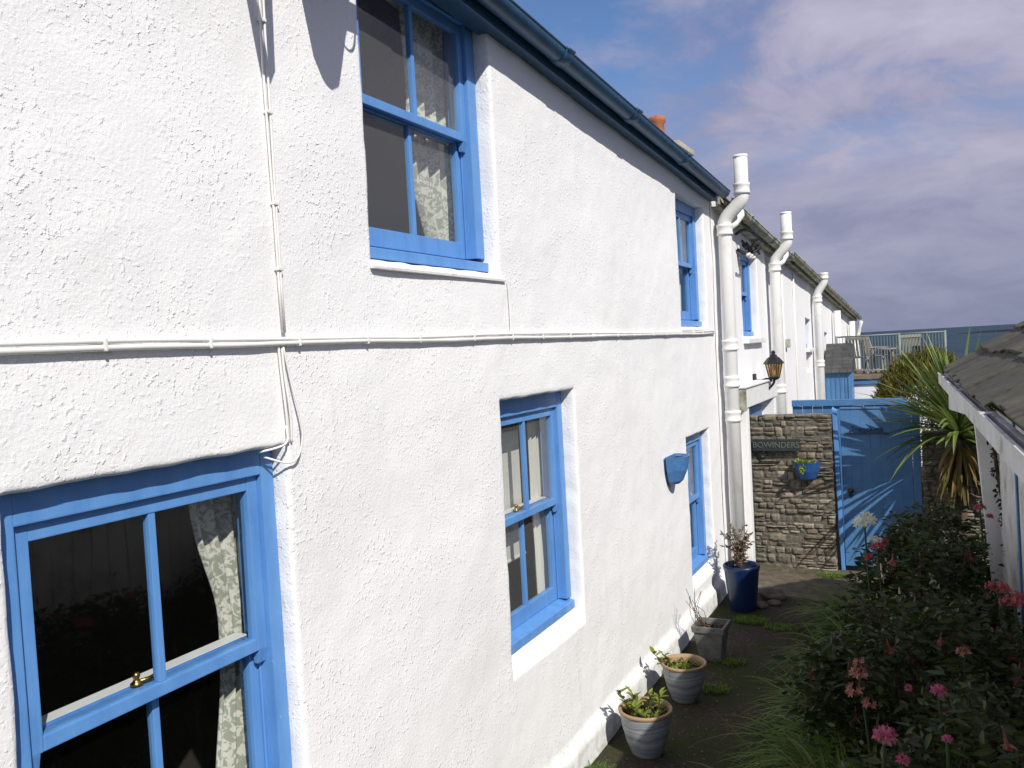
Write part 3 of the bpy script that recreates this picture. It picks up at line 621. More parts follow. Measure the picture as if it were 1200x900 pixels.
# porch: lintel box on two piers, door behind
b = MB(); b.box(-D - .02, -1.92, 9.28, 11.3, 1.665, 1.885); b.box(-D - .02, -1.90, 9.25, 11.33, 1.885, 1.905); pr = b.build('porch', M['white_paint'], h2, bevel=.008)
b = MB(); b.box(-D - .02, -1.935, 9.42, 9.56, G - .05, 1.664); b.build('porch_pier', M['stucco'], pr, bevel=.012)
b = MB(); b.box(-D - .02, -1.935, 11.12, 11.26, G - .05, 1.664); b.build('porch_pier', M['stucco'], pr, bevel=.012)
b = MB(); b.box(-D + .005, -D + .05, 9.7, 10.9, G, 1.6); b.build('door', M['gate_blue'], h2, bevel=.006)
b = MB(); b.box(-D - .02, -1.90, 9.252, 9.279, 1.64, 1.87); b.build('porch_end_board', M['grey_gutter'], pr, bevel=.004)

defs = [(12.97, 16.9, 'third white cottage with narrow sash window and pipe at its far end', [(15.35, 15.95, 2.2, 3.28, .09, .02)], 16.1, 3.12, 3.5),
        (16.92, 20.3, 'fourth white cottage, partly above the blue lean-to', [(17.9, 18.4, 2.1, 3.15, .09, .02)], 19.2, 2.92, None),
        (20.32, 24.1, 'last white cottage at the seaward end of the terrace', [(20.8, 21.3, 2.0, 2.95, .09, .02)], 22.4, 2.72, None)]
cots = [h1, h2]
for (y0, y1, lab, ops, py, pz, pt) in defs:
    h = thing('cottage', lab, 'cottage', (-D, (y0 + y1) / 2, G), 'terraced cottages'); cots.append(h)
    front_wall(h, y0, y1, ops, .09, .8)
    cottage_shell(h, y0, y1, soffit(y0) + .14, soffit(y1) + .14)
    gutter(h, y0, y1, soffit(y0) + .035, soffit(y1) + .035, -1.88, .06, M['grey_gutter'], joints=(y0 + .9, y0 + 2.4), fas=M['grey_gutter'])
    for o in ops:
        w, xf = sash_window(h, o[0] + .004, o[1] - .004, o[2] + .02, o[3] - .004, o[4], catch=False, horns=False, bar=False)
        s = MB(); s.box(-D - .05, -D + .06, o[0] - .05, o[1] + .05, o[2] - .07, o[2] - .008); s.build('sill', M['white_paint'], w, bevel=.01)
    soil_pipe(h, py, -1.98, -1.86, G, pz, pt, .07, collars=(1.9,))
    if y0 < 13:
        for yy in (12.99, 14.1):
            b = MB(); b.tube([(-D + .015, yy, G), (-D + .015, yy + .02, 2), (-D + .015, yy, 3.4)], .015, 8); b.build('cable', M['white_paint'], h, smooth=True)
        b = MB(); b.box(-D, -D + .06, 13.15, 13.3, 2.25, 2.38); b.build('vent', M['grey_gutter'], h, bevel=.01)
ch.build('chimney_stack', M['cream_render'], cots[2], bevel=.02)
p = MB(); p.lathe([(.15, 0), (.17, .05), (.15, .09), (.14, .42), (.175, .46), (.175, .53), (.145, .56), (.125, .55), (.125, .2)], (-4.7, 15.88, 6.12), 20, cap=False); p.build('chimney_pot', M['terracotta'], cots[2], smooth=True)
b = MB(); b.tube([(-1.9, 24.05, 2.7), (-1.95, 24.15, 2.55), (-2.0, 24.15, 2.3), (-2.0, 24.15, 0)], .05, 10); b.build('rain_pipe', M['pipe_white'], cots[-1], smooth=True)

# ---- things hung on the wall
def wall_pot(nm, label, c, r, h, facing, m, plants=None, group=None):
    """half-round pot; facing = direction away from the wall"""
    root = thing(nm, label, 'wall pot', c, group); a = atan2(facing[1], facing[0]); mb = MB(); base = Vector(c)
    prof = [(r * .42, 0), (r * .62, h * .12), (r * .86, h * .5), (r, h * .93), (r * 1.03, h), (r * .95, h), (r * .86, h * .9)]
    mb.lathe(prof, c, 18, a - pi / 2, a + pi / 2, cap=False)
    t = Vector((-sin(a), cos(a), 0))
    for q in range(2):
        off = Vector((cos(a), sin(a), 0)) * (.0 if q else -.008)
        pts = [base + off + t * s_ * rr + Vector((0, 0, z)) for s_ in (-1, 1) for (rr, z) in (prof[:5] if s_ == -1 else prof[:5][::-1])]
        mb.add(pts, [tuple(range(10))])
    n = 18; mb.add([base + Vector((r * .42 * cos(a - pi / 2 + pi * i / n), r * .42 * sin(a - pi / 2 + pi * i / n), .001)) for i in range(n + 1)], [tuple(range(n, -1, -1))])
    mb.build('pot', m, root, smooth=False)
    s = MB(); s.add([base + Vector((r * .88 * cos(a - pi / 2 + pi * i / n), r * .88 * sin(a - pi / 2 + pi * i / n), h * .88)) for i in range(n + 1)], [tuple(range(n + 1))]); s.build('soil', M['soil'], root)
    return root
POTB = mat('pot_blue', (0.07, 0.19, 0.42), .4, .4, var=pv((0.075, 0.2, 0.44), .75), vscale=14, bump=(30, .003, .3))
wall_pot('wall_pot', 'empty half-round blue pot fixed to the white wall beside the small window', (-D + .02, 6.98, 1.235), .155, .235, (1, 0), POTB, group='blue wall pots')
wp = wall_pot('wall_pot', 'half-round blue pot with bright green plant on the stone wall', (-1.375, 9.755, .835), .145, .2, (0, -1), mat('pot_dark_blue', (0.03, 0.10, 0.28), .35, .45, var=pv((0.03, 0.1, 0.3), .7), vscale=12), group='blue wall pots')
M['lime'] = leafmat('lime_leaves', [(0.20, 0.28, 0.02), (0.30, 0.38, 0.03), (0.16, 0.24, 0.02)])
lf = MB()
for i in range(110): lf.leaf((-1.375 + R.uniform(-.1, .08), 9.70 + R.uniform(-.06, .05), 1.02 + R.uniform(-.01, .03)), (R.gauss(0, 1), R.gauss(-.4, 1), R.uniform(-.3, .9)), .022, .04)
for i in range(30): lf.leaf((-1.40 + R.uniform(-.03, .02), 9.60 + R.uniform(-.02, .02), 1.02 - R.uniform(0, .09)), (R.gauss(0, .6), -1, R.uniform(-1, .3)), .02, .035)
lf.build('foliage', M['lime'], wp)

# lantern
ln = thing('wall_lantern', 'black lantern with amber glass on a bracket by the white soil pipe', 'lantern', (-1.85, 10.7, 1.92))
def lant(z): return z
cx_, cy_ = -1.85, 10.7
a = MB()
b6 = [(cx_ + .062 * cos(k * pi / 3), cy_ + .062 * sin(k * pi / 3)) for k in range(6)]; t6 = [(cx_ + .10 * cos(k * pi / 3), cy_ + .10 * sin(k * pi / 3)) for k in range(6)]
for k in range(6):
    a.tube([(*b6[k], 1.93), (*t6[k], 2.10)], .007, 6); a.tube([(*b6[k], 1.93), (*b6[(k + 1) % 6], 1.93)], .008, 6); a.tube([(*t6[k], 2.10), (*t6[(k + 1) % 6], 2.10)], .010, 6)
a.lathe([(0, 1.90), (.05, 1.905), (.066, 1.93), (.066, 1.937), (0, 1.937)], (cx_, cy_, 0), 6, cap=False)
a.build('frame', M['black_iron'], ln)
a = MB(); a.lathe([(.125, 2.095), (.12, 2.11), (.075, 2.165), (.045, 2.185), (.04, 2.2), (.018, 2.215), (.026, 2.235), (.012, 2.255), (0, 2.26)], (cx_, cy_, 0), 6, cap=True); a.build('cap', M['black_iron'], ln)
a = MB()
for k in range(6):
    q = (k + 1) % 6; a.add([(*b6[k], 1.94), (*b6[q], 1.94), (*t6[q], 2.095), (*t6[k], 2.095)], [(0, 1, 2, 3)])
a.build('glass', M['amber_glass'], ln)
a = MB(); a.tube([(cx_, cy_, 1.94), (cx_, cy_, 2.03)], .012, 8); a.lathe([(0, 0), (.022, .01), (.03, .035), (.018, .06), (0, .068)], (cx_, cy_, 2.02), 12, cap=False); a.build('bulb', M['cream'], ln, smooth=True)
a = MB(); a.tube(smooth_path([(cx_, cy_, 1.91), (cx_ - .01, cy_, 1.86), (cx_ - .07, cy_, 1.80), (cx_ - .15, cy_, 1.80), (-D + .02, cy_, 1.86)]), .014, 8)
a.tube(smooth_path([(cx_ - .03, cy_, 1.89), (cx_ - .09, cy_, 1.92), (cx_ - .17, cy_, 1.88), (-D + .02, cy_, 1.78)]), .009, 8); a.box(-D, -D + .025, cy_ - .05, cy_ + .05, 1.72, 1.98); a.build('bracket', M['black_iron'], ln, smooth=False)

# driftwood mobile under the eaves of the second cottage
mo = thing('hanging_mobile', 'dark iron bracket with shells hung under the second gutter', 'wall ornament', (-1.97, 10.0, 3.45))
a = MB(); a.tube(smooth_path([(-D + .01, 10.0, 3.62), (-2.0, 9.98, 3.66), (-1.86, 9.97, 3.62), (-1.84, 9.99, 3.54), (-1.92, 10.0, 3.52)]), .016, 8)
a.tube(smooth_path([(-D + .01, 10.05, 3.45), (-2.0, 10.05, 3.40), (-1.9, 10.1, 3.42), (-1.86, 10.2, 3.48), (-1.92, 10.3, 3.5)]), .02, 8)
for i in range(7): a.tube([(-1.95 + R.uniform(-.08, .08), 10.15 + R.uniform(-.15, .15), 3.4 + R.uniform(-.03, .1)), (-1.95 + R.uniform(-.1, .1), 10.15 + R.uniform(-.2, .2), 3.42 + R.uniform(-.03, .12))], .018, 6)
a.build('bracket', M['black_iron'], mo)
a = MB()
for i in range(9): a.lathe([(0, 0), (.016, .006), (.022, .02), (.012, .036), (0, .04)], (-1.93 + .01 * sin(i * 2), 9.82 + i * .045, 3.335 + .012 * sin(i * 1.7)), 8, cap=False)
a.build('shells', M['cream'], mo, smooth=True)

# invented shapes hung above the view, only to cast shadows beside the upper window
hb = thing('shadow_hanger', 'added tapered shape above the view, shadowing the wall left of the upper window', 'planter', (-1.81, 2.46, 3.8))
a = MB(); a.lathe([(0, 0), (.03, .012), (.06, .06), (.088, .2), (.115, .34), (.145, .44), (.13, .45), (.1, .4)], (-1.81, 2.465, 3.82), 20, cap=False); a.build('shadow_cone', M['table_dark'], hb, smooth=True)
a = MB(); a.tube(smooth_path([(-1.81, 2.34, 4.25), (-1.87, 2.40, 4.45), (-1.92, 2.46, 4.53)]), .006, 6); a.tube(smooth_path([(-1.81, 2.6, 4.25), (-1.87, 2.52, 4.45), (-1.92, 2.46, 4.53)]), .006, 6)
a.tube(smooth_path([(-1.81, 2.55, 4.08), (-1.81, 2.60, 4.0), (-1.81, 2.655, 4.02), (-1.81, 2.68, 4.18)]), .005, 6); a.build('shadow_wire', M['black_iron'], hb)
a = MB(); a.box(-1.815, -1.805, 2.55, 2.69, 4.08, 4.19); a.build('shadow_plate', M['table_dark'], hb)
vb = thing('bracket', 'added v-shaped straps above the view, shadowing the wall by the thin vertical cable', 'bracket', (-1.81, 2.14, 3.75))  # unseen added straps, shaped for the v-shadow they throw on the wall
a = MB(); a.hexa([(-1.815, 2.105, 3.745), (-1.805, 2.105, 3.745), (-1.805, 2.14, 3.745), (-1.815, 2.14, 3.745), (-1.815, 1.98, 4.4), (-1.805, 1.98, 4.4), (-1.805, 2.045, 4.4), (-1.815, 2.045, 4.4)])
a.hexa([(-1.815, 2.141, 3.745), (-1.805, 2.141, 3.745), (-1.805, 2.17, 3.80), (-1.815, 2.17, 3.80), (-1.815, 2.15, 4.4), (-1.805, 2.15, 4.4), (-1.805, 2.19, 4.4), (-1.815, 2.19, 4.4)])
a.box(-1.89, -1.79, 1.97, 2.2, 4.38, 4.402); a.build('strap', M['black_iron'], vb)

# ------------------------------------------------------------------ stone wall, plaque, gate, fence
sw = thing('stone_wall', 'rough brown rubble stone wall between the white porch and the blue gate', 'wall', (-1.52, 10.05, G))
def rubble(x0, x1, yf, z0, z1, ends=True):
    mb = MB()
    def stone(xa, xb, za, zb_):
        pr = R.uniform(-.008, .018); n = 5; m = n + 1; q = []; jl, jr, jb, jc = [R.uniform(-.012, .012) for _ in range(4)]; sk0, sk1 = R.uniform(-.012, .012), R.uniform(-.012, .012); ph = R.uniform(0, 50)
        g = R.uniform(.002, .008); h = zb_ - za
        for k, (u_, fr) in enumerate(((0, .016), (.25, .003), (.7, 0), (1, .012))):
            for i in range(m):
                u = i / n; xx = xa + g + (xb - xa - 2 * g) * u; e = .012 if i in (0, n) else 0
                if i == 0: xx += sk0 * (u_ - .5)
                if i == n: xx += sk1 * (u_ - .5)
                dy = fr + e - pr + .009 * noise.noise(Vector((xx * 16 + ph, u_ * 2, ph)))
                lo = za + g * .6 + (jb * (1 - u) + jc * u) * .5; hi = zb_ - g * .6 + (jl * (1 - u) + jr * u) * .5
                zz = lo + (hi - lo) * u_ + (.35 * h * min(1, .06 / max(h, .01)) * .25 * noise.noise(Vector((xx * 11 + ph, u_ * 3, 4))))
                q.append((xx, yf + dy, zz))
        fs = [(r_ * m + i, r_ * m + i + 1, (r_ + 1) * m + i + 1, (r_ + 1) * m + i) for r_ in range(3) for i in range(n)]
        o = len(q)
        q += [(q[i][0], yf + .14, q[i][2]) for i in range(m)] + [(q[3 * m + i][0], yf + .14, q[3 * m + i][2]) for i in range(m)]
        for i in range(n): fs += [(o + i, o + i + 1, i + 1, i), (3 * m + i, 3 * m + i + 1, o + m + i + 1, o + m + i)]
        fs += [(0, m, 2 * m, 3 * m, o + m, o), (n, o + n, o + m + n, 3 * m + n, 2 * m + n, m + n)]
        mb.add(q, fs)
    z = z0
    while z < z1 - .03:
        H = min(R.uniform(.05, .11), z1 - z); H = z1 - z if z1 - z - H < .05 else H; x = x0
        while x < x1 - .01:
            W_ = R.choice([.06, .09, .12, .16, .2, .26]) * R.uniform(.85, 1.15); xe = min(x + W_, x1); xe = x1 if x1 - xe < .07 else xe
            k = R.choice([1, 1, 2, 2, 3]) if H > .085 else R.choice([1, 1, 2]); cuts = [0] + sorted(R.uniform(.25, .75) if k == 2 else v + R.uniform(-.1, .1) for v in ([.5] if k == 2 else [.33, .66] if k == 3 else [])) + [1]
            for a_, b_ in zip(cuts[:-1], cuts[1:]):
                mid = x + (xe - x) * R.uniform(.35, .65)
                if xe - x > .16 and R.random() < .55: stone(x, mid, z + H * a_, z + H * b_); stone(mid, xe, z + H * a_, z + H * b_)
                else: stone(x, xe, z + H * a_, z + H * b_)
            x = xe
        z += H
    return mb
rubble(-1.99, -1.115, 9.80, G - .04, 1.545).build('stonework', M['stone'], sw)
rubble(-1.99, -1.115, 9.99, G - .04, 1.53).build('stonework', M['stone'], sw)
b = MB(); b.box(-1.985, -1.12, 9.811, 10.14, G - .1, 1.50); b.build('mortar', M['mortar'], sw)
pl = thing('name_plaque', 'dark slate plaque with pale capital letters on the rubble wall', 'sign', (-1.70, 9.74, 1.15))
b = MB(); b.box(-1.955, -1.44, 9.745, 9.768, 1.15, 1.283); b.build('board', M['plaque'], pl, bevel=.006)
b = MB(); b.box(-1.93, -1.9, 9.769, 9.83, 1.17, 1.26); b.box(-1.5, -1.47, 9.769, 9.83, 1.17, 1.26); b.tube([(-1.84, 9.75, 1.15), (-1.83, 9.75, 1.085), (-1.74, 9.75, 1.075), (-1.62, 9.76, 1.085)], .012, 8); b.build('bracket', M['black_iron'], pl)
me = text_mesh('BOWINDERS', .088, .003); o = bpy.data.objects.new('lettering', me); C.objects.link(o); o.parent = pl; o.rotation_euler = (pi / 2, 0, 0); o.location = (0.0, .002, .067); me.materials.append(M['letter'])
gt = thing('garden_gate', 'tall blue boarded gate with name letters and black latch', 'gate', (-.72, 9.9, G))
b = MB(); nb = 7; x0, x1 = -1.035, -.33; w = (x1 - x0) / nb
for i in range(nb):
    a_ = x0 + i * w; zt = 1.59 + .002 * (i % 2); e = .0025
    b.add([(a_ - .0002, 9.9075, G + .05), (a_ + e, 9.905, G + .05), (a_ + w - e, 9.905, G + .05), (a_ + w - .0002, 9.9075, G + .05), (a_ + w - .001, 9.935, G + .05), (a_ + .001, 9.935, G + .05),
           (a_ - .0002, 9.9075, zt), (a_ + e, 9.905, zt), (a_ + w - e, 9.905, zt), (a_ + w - .0002, 9.9075, zt), (a_ + w - .001, 9.935, zt), (a_ + .001, 9.935, zt)],
          [(5, 4, 3, 2, 1, 0), (6, 7, 8, 9, 10, 11), (0, 1, 7, 6), (1, 2, 8, 7), (2, 3, 9, 8), (3, 4, 10, 9), (4, 5, 11, 10), (5, 0, 6, 11)])
b.build('boards', M['gate_blue'], gt)
b = MB(); b.box(-1.03, -.335, 9.937, 9.965, .05, .15); b.box(-1.03, -.335, 9.937, 9.965, 1.3, 1.4); b.beam((-.98, 9.952, .15), (-.38, 9.952, 1.3), .09, .026, (0, 1, 0)); b.build('brace', M['gate_blue'], gt, bevel=.003)
b = MB(); b.box(-1.035, -.325, 9.895, 9.94, 1.592, 1.612); b.build('cap_rail', M['gate_blue'], gt, bevel=.004)
b = MB(); b.hexa([(-1.075, 9.86, G - .05), (-1.04, 9.86, G - .05), (-1.04, 9.95, G - .05), (-1.075, 9.95, G - .05), (-1.112, 9.86, 1.60), (-1.06, 9.86, 1.58), (-1.06, 9.95, 1.58), (-1.112, 9.95, 1.62)]); b.build('gate_post', M['blue'], gt, bevel=.005)
b = MB(); b.box(-.325, -.25, 9.86, 9.95, G - .05, 1.66); b.build('gate_post', M['gate_blue'], gt, bevel=.005)
b = MB(); b.lathe([(.03, -.012), (.032, .006), (.012, .012), (.012, .03), (.026, .04), (.028, .055), (.012, .065), (0, .066)], (0, 0, 0), 14, cap=False)
b.v = [(-.955 + p[0], 9.903 - p[2], .70 + p[1]) for p in b.v]; b.box(-.975, -.935, 9.893, 9.904, .63, .66); b.build('latch', M['black_iron'], gt, smooth=False)
b = MB(); b.box(-.99, -.555, 9.888, 9.904, 1.318, 1.336); b.build('letter_ledge', M['gate_letter'], gt, bevel=.003)
me = text_mesh('Tregonna', .088, .006); o = bpy.data.objects.new('lettering', me); C.objects.link(o); o.parent = gt; o.rotation_euler = (pi / 2, 0, 0); o.location = (-.775 + .72, -.008, 1.372 - G); me.materials.append(M['gate_letter'])
o.location.z = 1.372 - G
b2 = thing('stone_wall', 'rubble stone wall right of the blue gate behind the spiky plant', 'wall', (.5, 10.05, G))
rubble(-.24, 1.9, 9.82, G - .04, 1.35).build('stonework', M['stone'], b2)
b = MB(); b.box(-.235, 1.88, 9.84, 10.12, G - .1, 1.33); b.build('mortar', M['mortar'], b2)
fe = thing('board_fence', 'blue board fence panel beyond the gate and stone wall', 'fence', (-1.1, 11.5, G))
b = MB()
for i in range(11):
    a_ = -1.77 + i * .122; b.box(a_, a_ + .117, 11.5, 11.525, G, 1.50 + .003 * (i % 2))
b.build('boards', M['gate_blue'], fe, bevel=.003)
b = MB(); b.box(-1.78, -.42, 11.47, 11.55, 1.505, 1.585); b.build('cap_rail', M['gate_blue'], fe, bevel=.006)
for xx in (-1.78, -.46):
    b = MB(); b.box(xx, xx + .07, 11.527, 11.6, G - .1, 1.504); b.build('fence_post', M['gate_blue'], fe, bevel=.004)
# lean-to against the terrace
lt = thing('lean_to', 'blue boarded lean-to with slate roof against the white terrace', 'shed', (-1.82, 17.6, G))
XL, XR, YF, YB = -D + .03, -1.565, 17.4, 17.92
b = MB(); b.box(XL, XR - .02, YF, YB, G - .1, 1.66)
for i in range(5): b.box(XL + .03 + i * .085, XL + .04 + i * .085, YF - .012, YF, G, 1.63)
b.box(XR - .075, XR - .012, YF - .018, YF - .001, G, 1.645); b.build('body', M['gate_blue'], lt)
b = MB()
for r_ in range(7):
    x = XL; y0 = YF - .07 + r_ * .075
    while x < XR:
        w = min(R.uniform(.13, .19), XR + .01 - x)
        if w > .02:
            z = 1.665 + r_ * .072; b.hexa([(x, y0, z), (x + w - .006, y0, z + R.uniform(-.003, .003)), (x + w - .006, y0 + .13, z + .115), (x, y0 + .13, z + .115), (x, y0, z + .014), (x + w - .006, y0, z + .014), (x + w - .006, y0 + .13, z + .129), (x, y0 + .13, z + .129)])
        x += w
b.hexa([(XL, YF - .02, 1.662), (XR - .01, YF - .02, 1.662), (XR - .01, YB, 1.662), (XL, YB, 1.662), (XL, YF - .02, 1.69), (XR - .01, YF - .02, 1.69), (XR - .01, YB, 2.2), (XL, YB, 2.2)])
b.build('roof', M['slate_dark'], lt)

# ------------------------------------------------------------------ seaward deck with its furniture
dk = thing('terrace_deck', 'raised white-walled deck with brown edge boards above the sea', 'deck', (0, 19, G))
b = MB(); b.box(-1.98, .25, 18.03, 21.2, G - .8, 1.40); b.build('wall', M['stucco'], dk)
b = MB(); b.box(-1.92, .27, 17.99, 18.028, 1.401, 1.50); b.build('blue_band', M['gate_blue'], dk, bevel=.004)
b = MB()
for i in range(22): b.box(-1.95, .30, 17.96 + i * .15, 18.1 + i * .15, 1.502, 1.575)
b.build('deck_boards', M['deck_wood'], dk, bevel=.005)
rl = thing('railing', 'pale green-white metal railing along the seaward edge of the deck', 'railing', (-.6, 18.2, 1.575))
ZR = 2.345
def rail_run(p, q, nb):
    p = Vector(p); q = Vector(q)
    b = MB(); b.tube([p + Vector((0, 0, ZR)), q + Vector((0, 0, ZR))], .016, 8); b.build('top_rail', M['rail_white'], rl, smooth=True)
    b = MB(); b.tube([p + Vector((0, 0, 1.66)), q + Vector((0, 0, 1.66))], .014, 8); b.build('bottom_rail', M['rail_white'], rl, smooth=True)
    for i in range(1, nb):
        c_ = p + (q - p) * (i / nb); b = MB(); b.tube([c_ + Vector((0, 0, 1.66)), c_ + Vector((0, 0, ZR))], .006, 6); b.build('baluster', M['rail_white'], rl)
rail_run((-1.9, 18.15, 0), (-.76, 18.15, 0), 21); rail_run((-.76, 18.15, 0), (.03, 18.15, 0), 15); rail_run((.03, 18.15, 0), (.03, 20.9, 0), 28)
for xx, yy in ((-1.9, 18.15), (-.76, 18.15), (.03, 18.15), (.03, 20.9)):
    b = MB(); b.tube([(xx, yy, 1.575), (xx, yy, ZR + .02)], .024, 10); b.build('post', M['rail_white'], rl, smooth=True)
def garden_chair(label, loc, rz):
    root = thing('garden_chair', label, 'chair', loc, 'white plastic chairs on the deck', rz); P = M['plastic_white']
    b = MB(); b.add([(-.22, -.22, .42), (.22, -.22, .42), (.2, .2, .40), (-.2, .2, .40), (-.22, -.22, .445), (.22, -.22, .445), (.2, .2, .425), (-.2, .2, .425)], [(0, 3, 2, 1), (4, 5, 6, 7), (0, 1, 5, 4), (1, 2, 6, 5), (2, 3, 7, 6), (3, 0, 4, 7)]); b.build('seat', P, root, bevel=.01)
    b = MB(); b.beam((-.21, .2, .42), (-.23, .33, .9), .04, .03); b.beam((.21, .2, .42), (.23, .33, .9), .04, .03); b.beam((-.245, .335, .9), (.245, .335, .9), .03, .07)
    for i in range(5): x = -.14 + i * .07; b.beam((x, .205, .43), (x * 1.06, .325, .88), .042, .016)
    b.build('backrest', P, root)
    for sx in (-1, 1):
        b = MB(); b.beam((sx * .25, -.22, .64), (sx * .235, .26, .66), .05, .025); b.build('armrest', P, root, bevel=.006)
        b = MB(); b.beam((sx * .24, -.24, 0), (sx * .25, -.2, .64), .045, .04); b.build('leg', P, root)
        b = MB(); b.beam((sx * .23, .3, 0), (sx * .21, .2, .43), .045, .04); b.build('leg', P, root)
    root.scale = (.86, .86, .80); return root
garden_chair('white chair nearest the terrace end, facing the sea', (-1.50, 18.75, 1.576), 2.9)
garden_chair('white chair turned sideways just left of the white table', (-1.18, 19.0, 1.576), 2.0)
garden_chair('white chair with its back to the path, beside the dark table', (-.72, 18.8, 1.576), -2.6)
def garden_table(label, loc, m, r, h):
    root = thing('garden_table', label, 'table', loc)
    b = MB(); b.lathe([(0, h - .035), (r - .02, h - .035), (r, h - .025), (r, h - .005), (r - .01, h), (0, h)], (0, 0, 0), 28, cap=False); b.build('top', m, root, origin=(0, 0, 0))
    for k in range(4):
        a_ = pi / 4 + k * pi / 2; b = MB(); b.beam((r * .85 * cos(a_), r * .85 * sin(a_), 0), (r * .6 * cos(a_), r * .6 * sin(a_), h - .036), .04, .04); b.build('leg', m, root, origin=(0, 0, 0))
    return root
garden_table('round white plastic table between the white chairs', (-1.0, 18.6, 1.576), M['plastic_white'], .2, .5)
garden_table('low dark table right of the white chairs on the deck', (-.38, 18.75, 1.576), M['table_dark'], .2, .52)

# ------------------------------------------------------------------ garden shed at right
sh = thing('garden_shed', 'white weathered shed with heavy slate roof beside the path', 'shed', (.028, 6.98, 0), None, radians(2.68))
def shb(mb, nm, m, **k): return mb.build(nm, m, sh, origin=(0, 0, 0), **k)
SL = -5.2   # local y of the near end
roof = slates(.0, 2.10, 1.75, 3.13, SL, .04, 0, 8, .27, .014, .022)
roof.hexa([(.03, SL, 2.06), (1.75, SL, 3.07), (1.75, .03, 3.07), (.03, .03, 2.06), (.03, SL, 2.10), (1.75, SL, 3.12), (1.75, .03, 3.12), (.03, .03, 2.10)])
roof.hexa([(1.75, SL, 3.07), (3.5, SL, 2.06), (3.5, .03, 2.06), (1.75, .03, 3.07), (1.75, SL, 3.15), (3.55, SL, 2.1), (3.55, .03, 2.1), (1.75, .03, 3.15)])
shb(roof, 'roof', M['slate'])
b = MB(); b.hexa([(-.03, SL, 2.02), (-.008, SL, 2.02), (-.008, .04, 2.02), (-.03, .04, 2.02), (-.03, SL, 2.085), (-.008, SL, 2.085), (-.008, .04, 2.085), (-.03, .04, 2.085)])
shb(b, 'fascia', M['old_white'], bevel=.004)
b = MB(); b.box(-.058, -.034, SL, .05, 2.015, 2.022); b.box(-.068, -.0585, SL, .05, 2.015, 2.085); b.box(-.072, -.0585, SL, .05, 2.0852, 2.093); b.box(-.058, -.034, .043, .05, 2.0222, 2.08)
for yy in (-.7, -2.05, -3.4): b.box(-.078, -.03, yy - .02, yy + .02, 2.0942, 2.101)
shb(b, 'gutter', M['old_white'])
b = MB(); b.hexa([(-.006, -2.7, 2.0), (.02, -2.7, 2.0), (.02, .03, 1.82), (-.006, .03, 1.82), (-.006, -2.7, 2.05), (.02, -2.7, 2.05), (.02, .03, 2.06), (-.006, .03, 2.06)]); shb(b, 'eaves_board', M['old_white'], bevel=.004)
b = MB(); b.hexa([(.25, -.46, G), (.37, -.46, G), (.37, -.40, G), (.25, -.40, G), (.10, -.46, 2.06), (.215, -.46, 2.06), (.215, -.40, 2.06), (.10, -.40, 2.06)]); shb(b, 'corner_post', M['white_paint'], bevel=.006)
b = MB()
for i in range(40):
    y_ = SL + .1 + i * .118
    if y_ > -.55: break
    b.hexa([(.27, y_, G), (.295, y_, G), (.295, y_ + .114, G), (.27, y_ + .114, G), (.235, y_, 2.1), (.26, y_, 2.1), (.26, y_ + .114, 2.1), (.235, y_ + .114, 2.1)])
shb(b, 'wall', M['old_white'], bevel=.004)
b = MB(); b.box(.30, 3.3, SL + .15, SL + .2, G, 2.1); b.box(.30, 3.3, -.12, -.07, G, 2.1); b.box(3.25, 3.3, SL + .2, -.12, G, 2.1)
b.add([(.1, -.08, 2.05), (3.4, -.08, 2.05), (1.75, -.08, 3.05)], [(0, 1, 2)]); b.add([(.1, SL + .16, 2.05), (3.4, SL + .16, 2.05), (1.75, SL + .16, 3.05)], [(0, 2, 1)]); shb(b, 'back_walls', M['old_white'])
b = MB(); b.hexa([(.26, -1.55, G), (.2665, -1.55, G), (.2665, -1.50, G), (.26, -1.50, G), (.2255, -1.55, 2.0), (.232, -1.55, 2.0), (.232, -1.50, 2.0), (.2255, -1.50, 2.0)]); shb(b, 'blue_strip', M['gate_blue'])

# ------------------------------------------------------------------ plants
M['fuchsia_leaf'] = leafmat('fuchsia_leaves', [(0.016, 0.032, 0.008), (0.030, 0.052, 0.012), (0.058, 0.082, 0.02), (0.022, 0.040, 0.010), (0.045, 0.048, 0.016)], .5, .3)
M['grass_leaf'] = leafmat('strap_leaves', [(0.06, 0.13, 0.02), (0.10, 0.19, 0.03), (0.17, 0.24, 0.05), (0.07, 0.15, 0.025), (0.20, 0.20, 0.07)], .45, .35)
M['hedge_leaf'] = leafmat('golden_leaves', [(0.09, 0.105, 0.012), (0.15, 0.155, 0.018), (0.20, 0.18, 0.025), (0.08, 0.085, 0.015), (0.12, 0.085, 0.03)], .6, .3)
M['cordy_leaf'] = leafmat('cordyline_leaves', [(0.09, 0.15, 0.03), (0.15, 0.215, 0.05), (0.22, 0.27, 0.085), (0.075, 0.125, 0.025)], .4, .3)
M['dead_leaf'] = leafmat('dead_leaves', [(0.15, 0.105, 0.03), (0.20, 0.14, 0.04), (0.10, 0.10, 0.025), (0.13, 0.08, 0.03)], .8, .2)
M['bark'] = mat('bark', (0.10, 0.075, 0.05), .9, .1, bump=(30, .02, .8))
M['stem'] = mat('green_stem', (0.03, 0.055, 0.018), .6, .3)
M['twig'] = mat('brown_twig', (0.09, 0.05, 0.03), .8, .2)
def petal(name, cols): return leafmat(name, cols, .55, .35)
M['pink'] = petal('pink_petals', [(0.44, 0.10, 0.18), (0.54, 0.17, 0.25), (0.34, 0.05, 0.11)])
M['red'] = petal('coral_petals', [(0.40, 0.07, 0.09), (0.48, 0.14, 0.14), (0.30, 0.04, 0.06)])
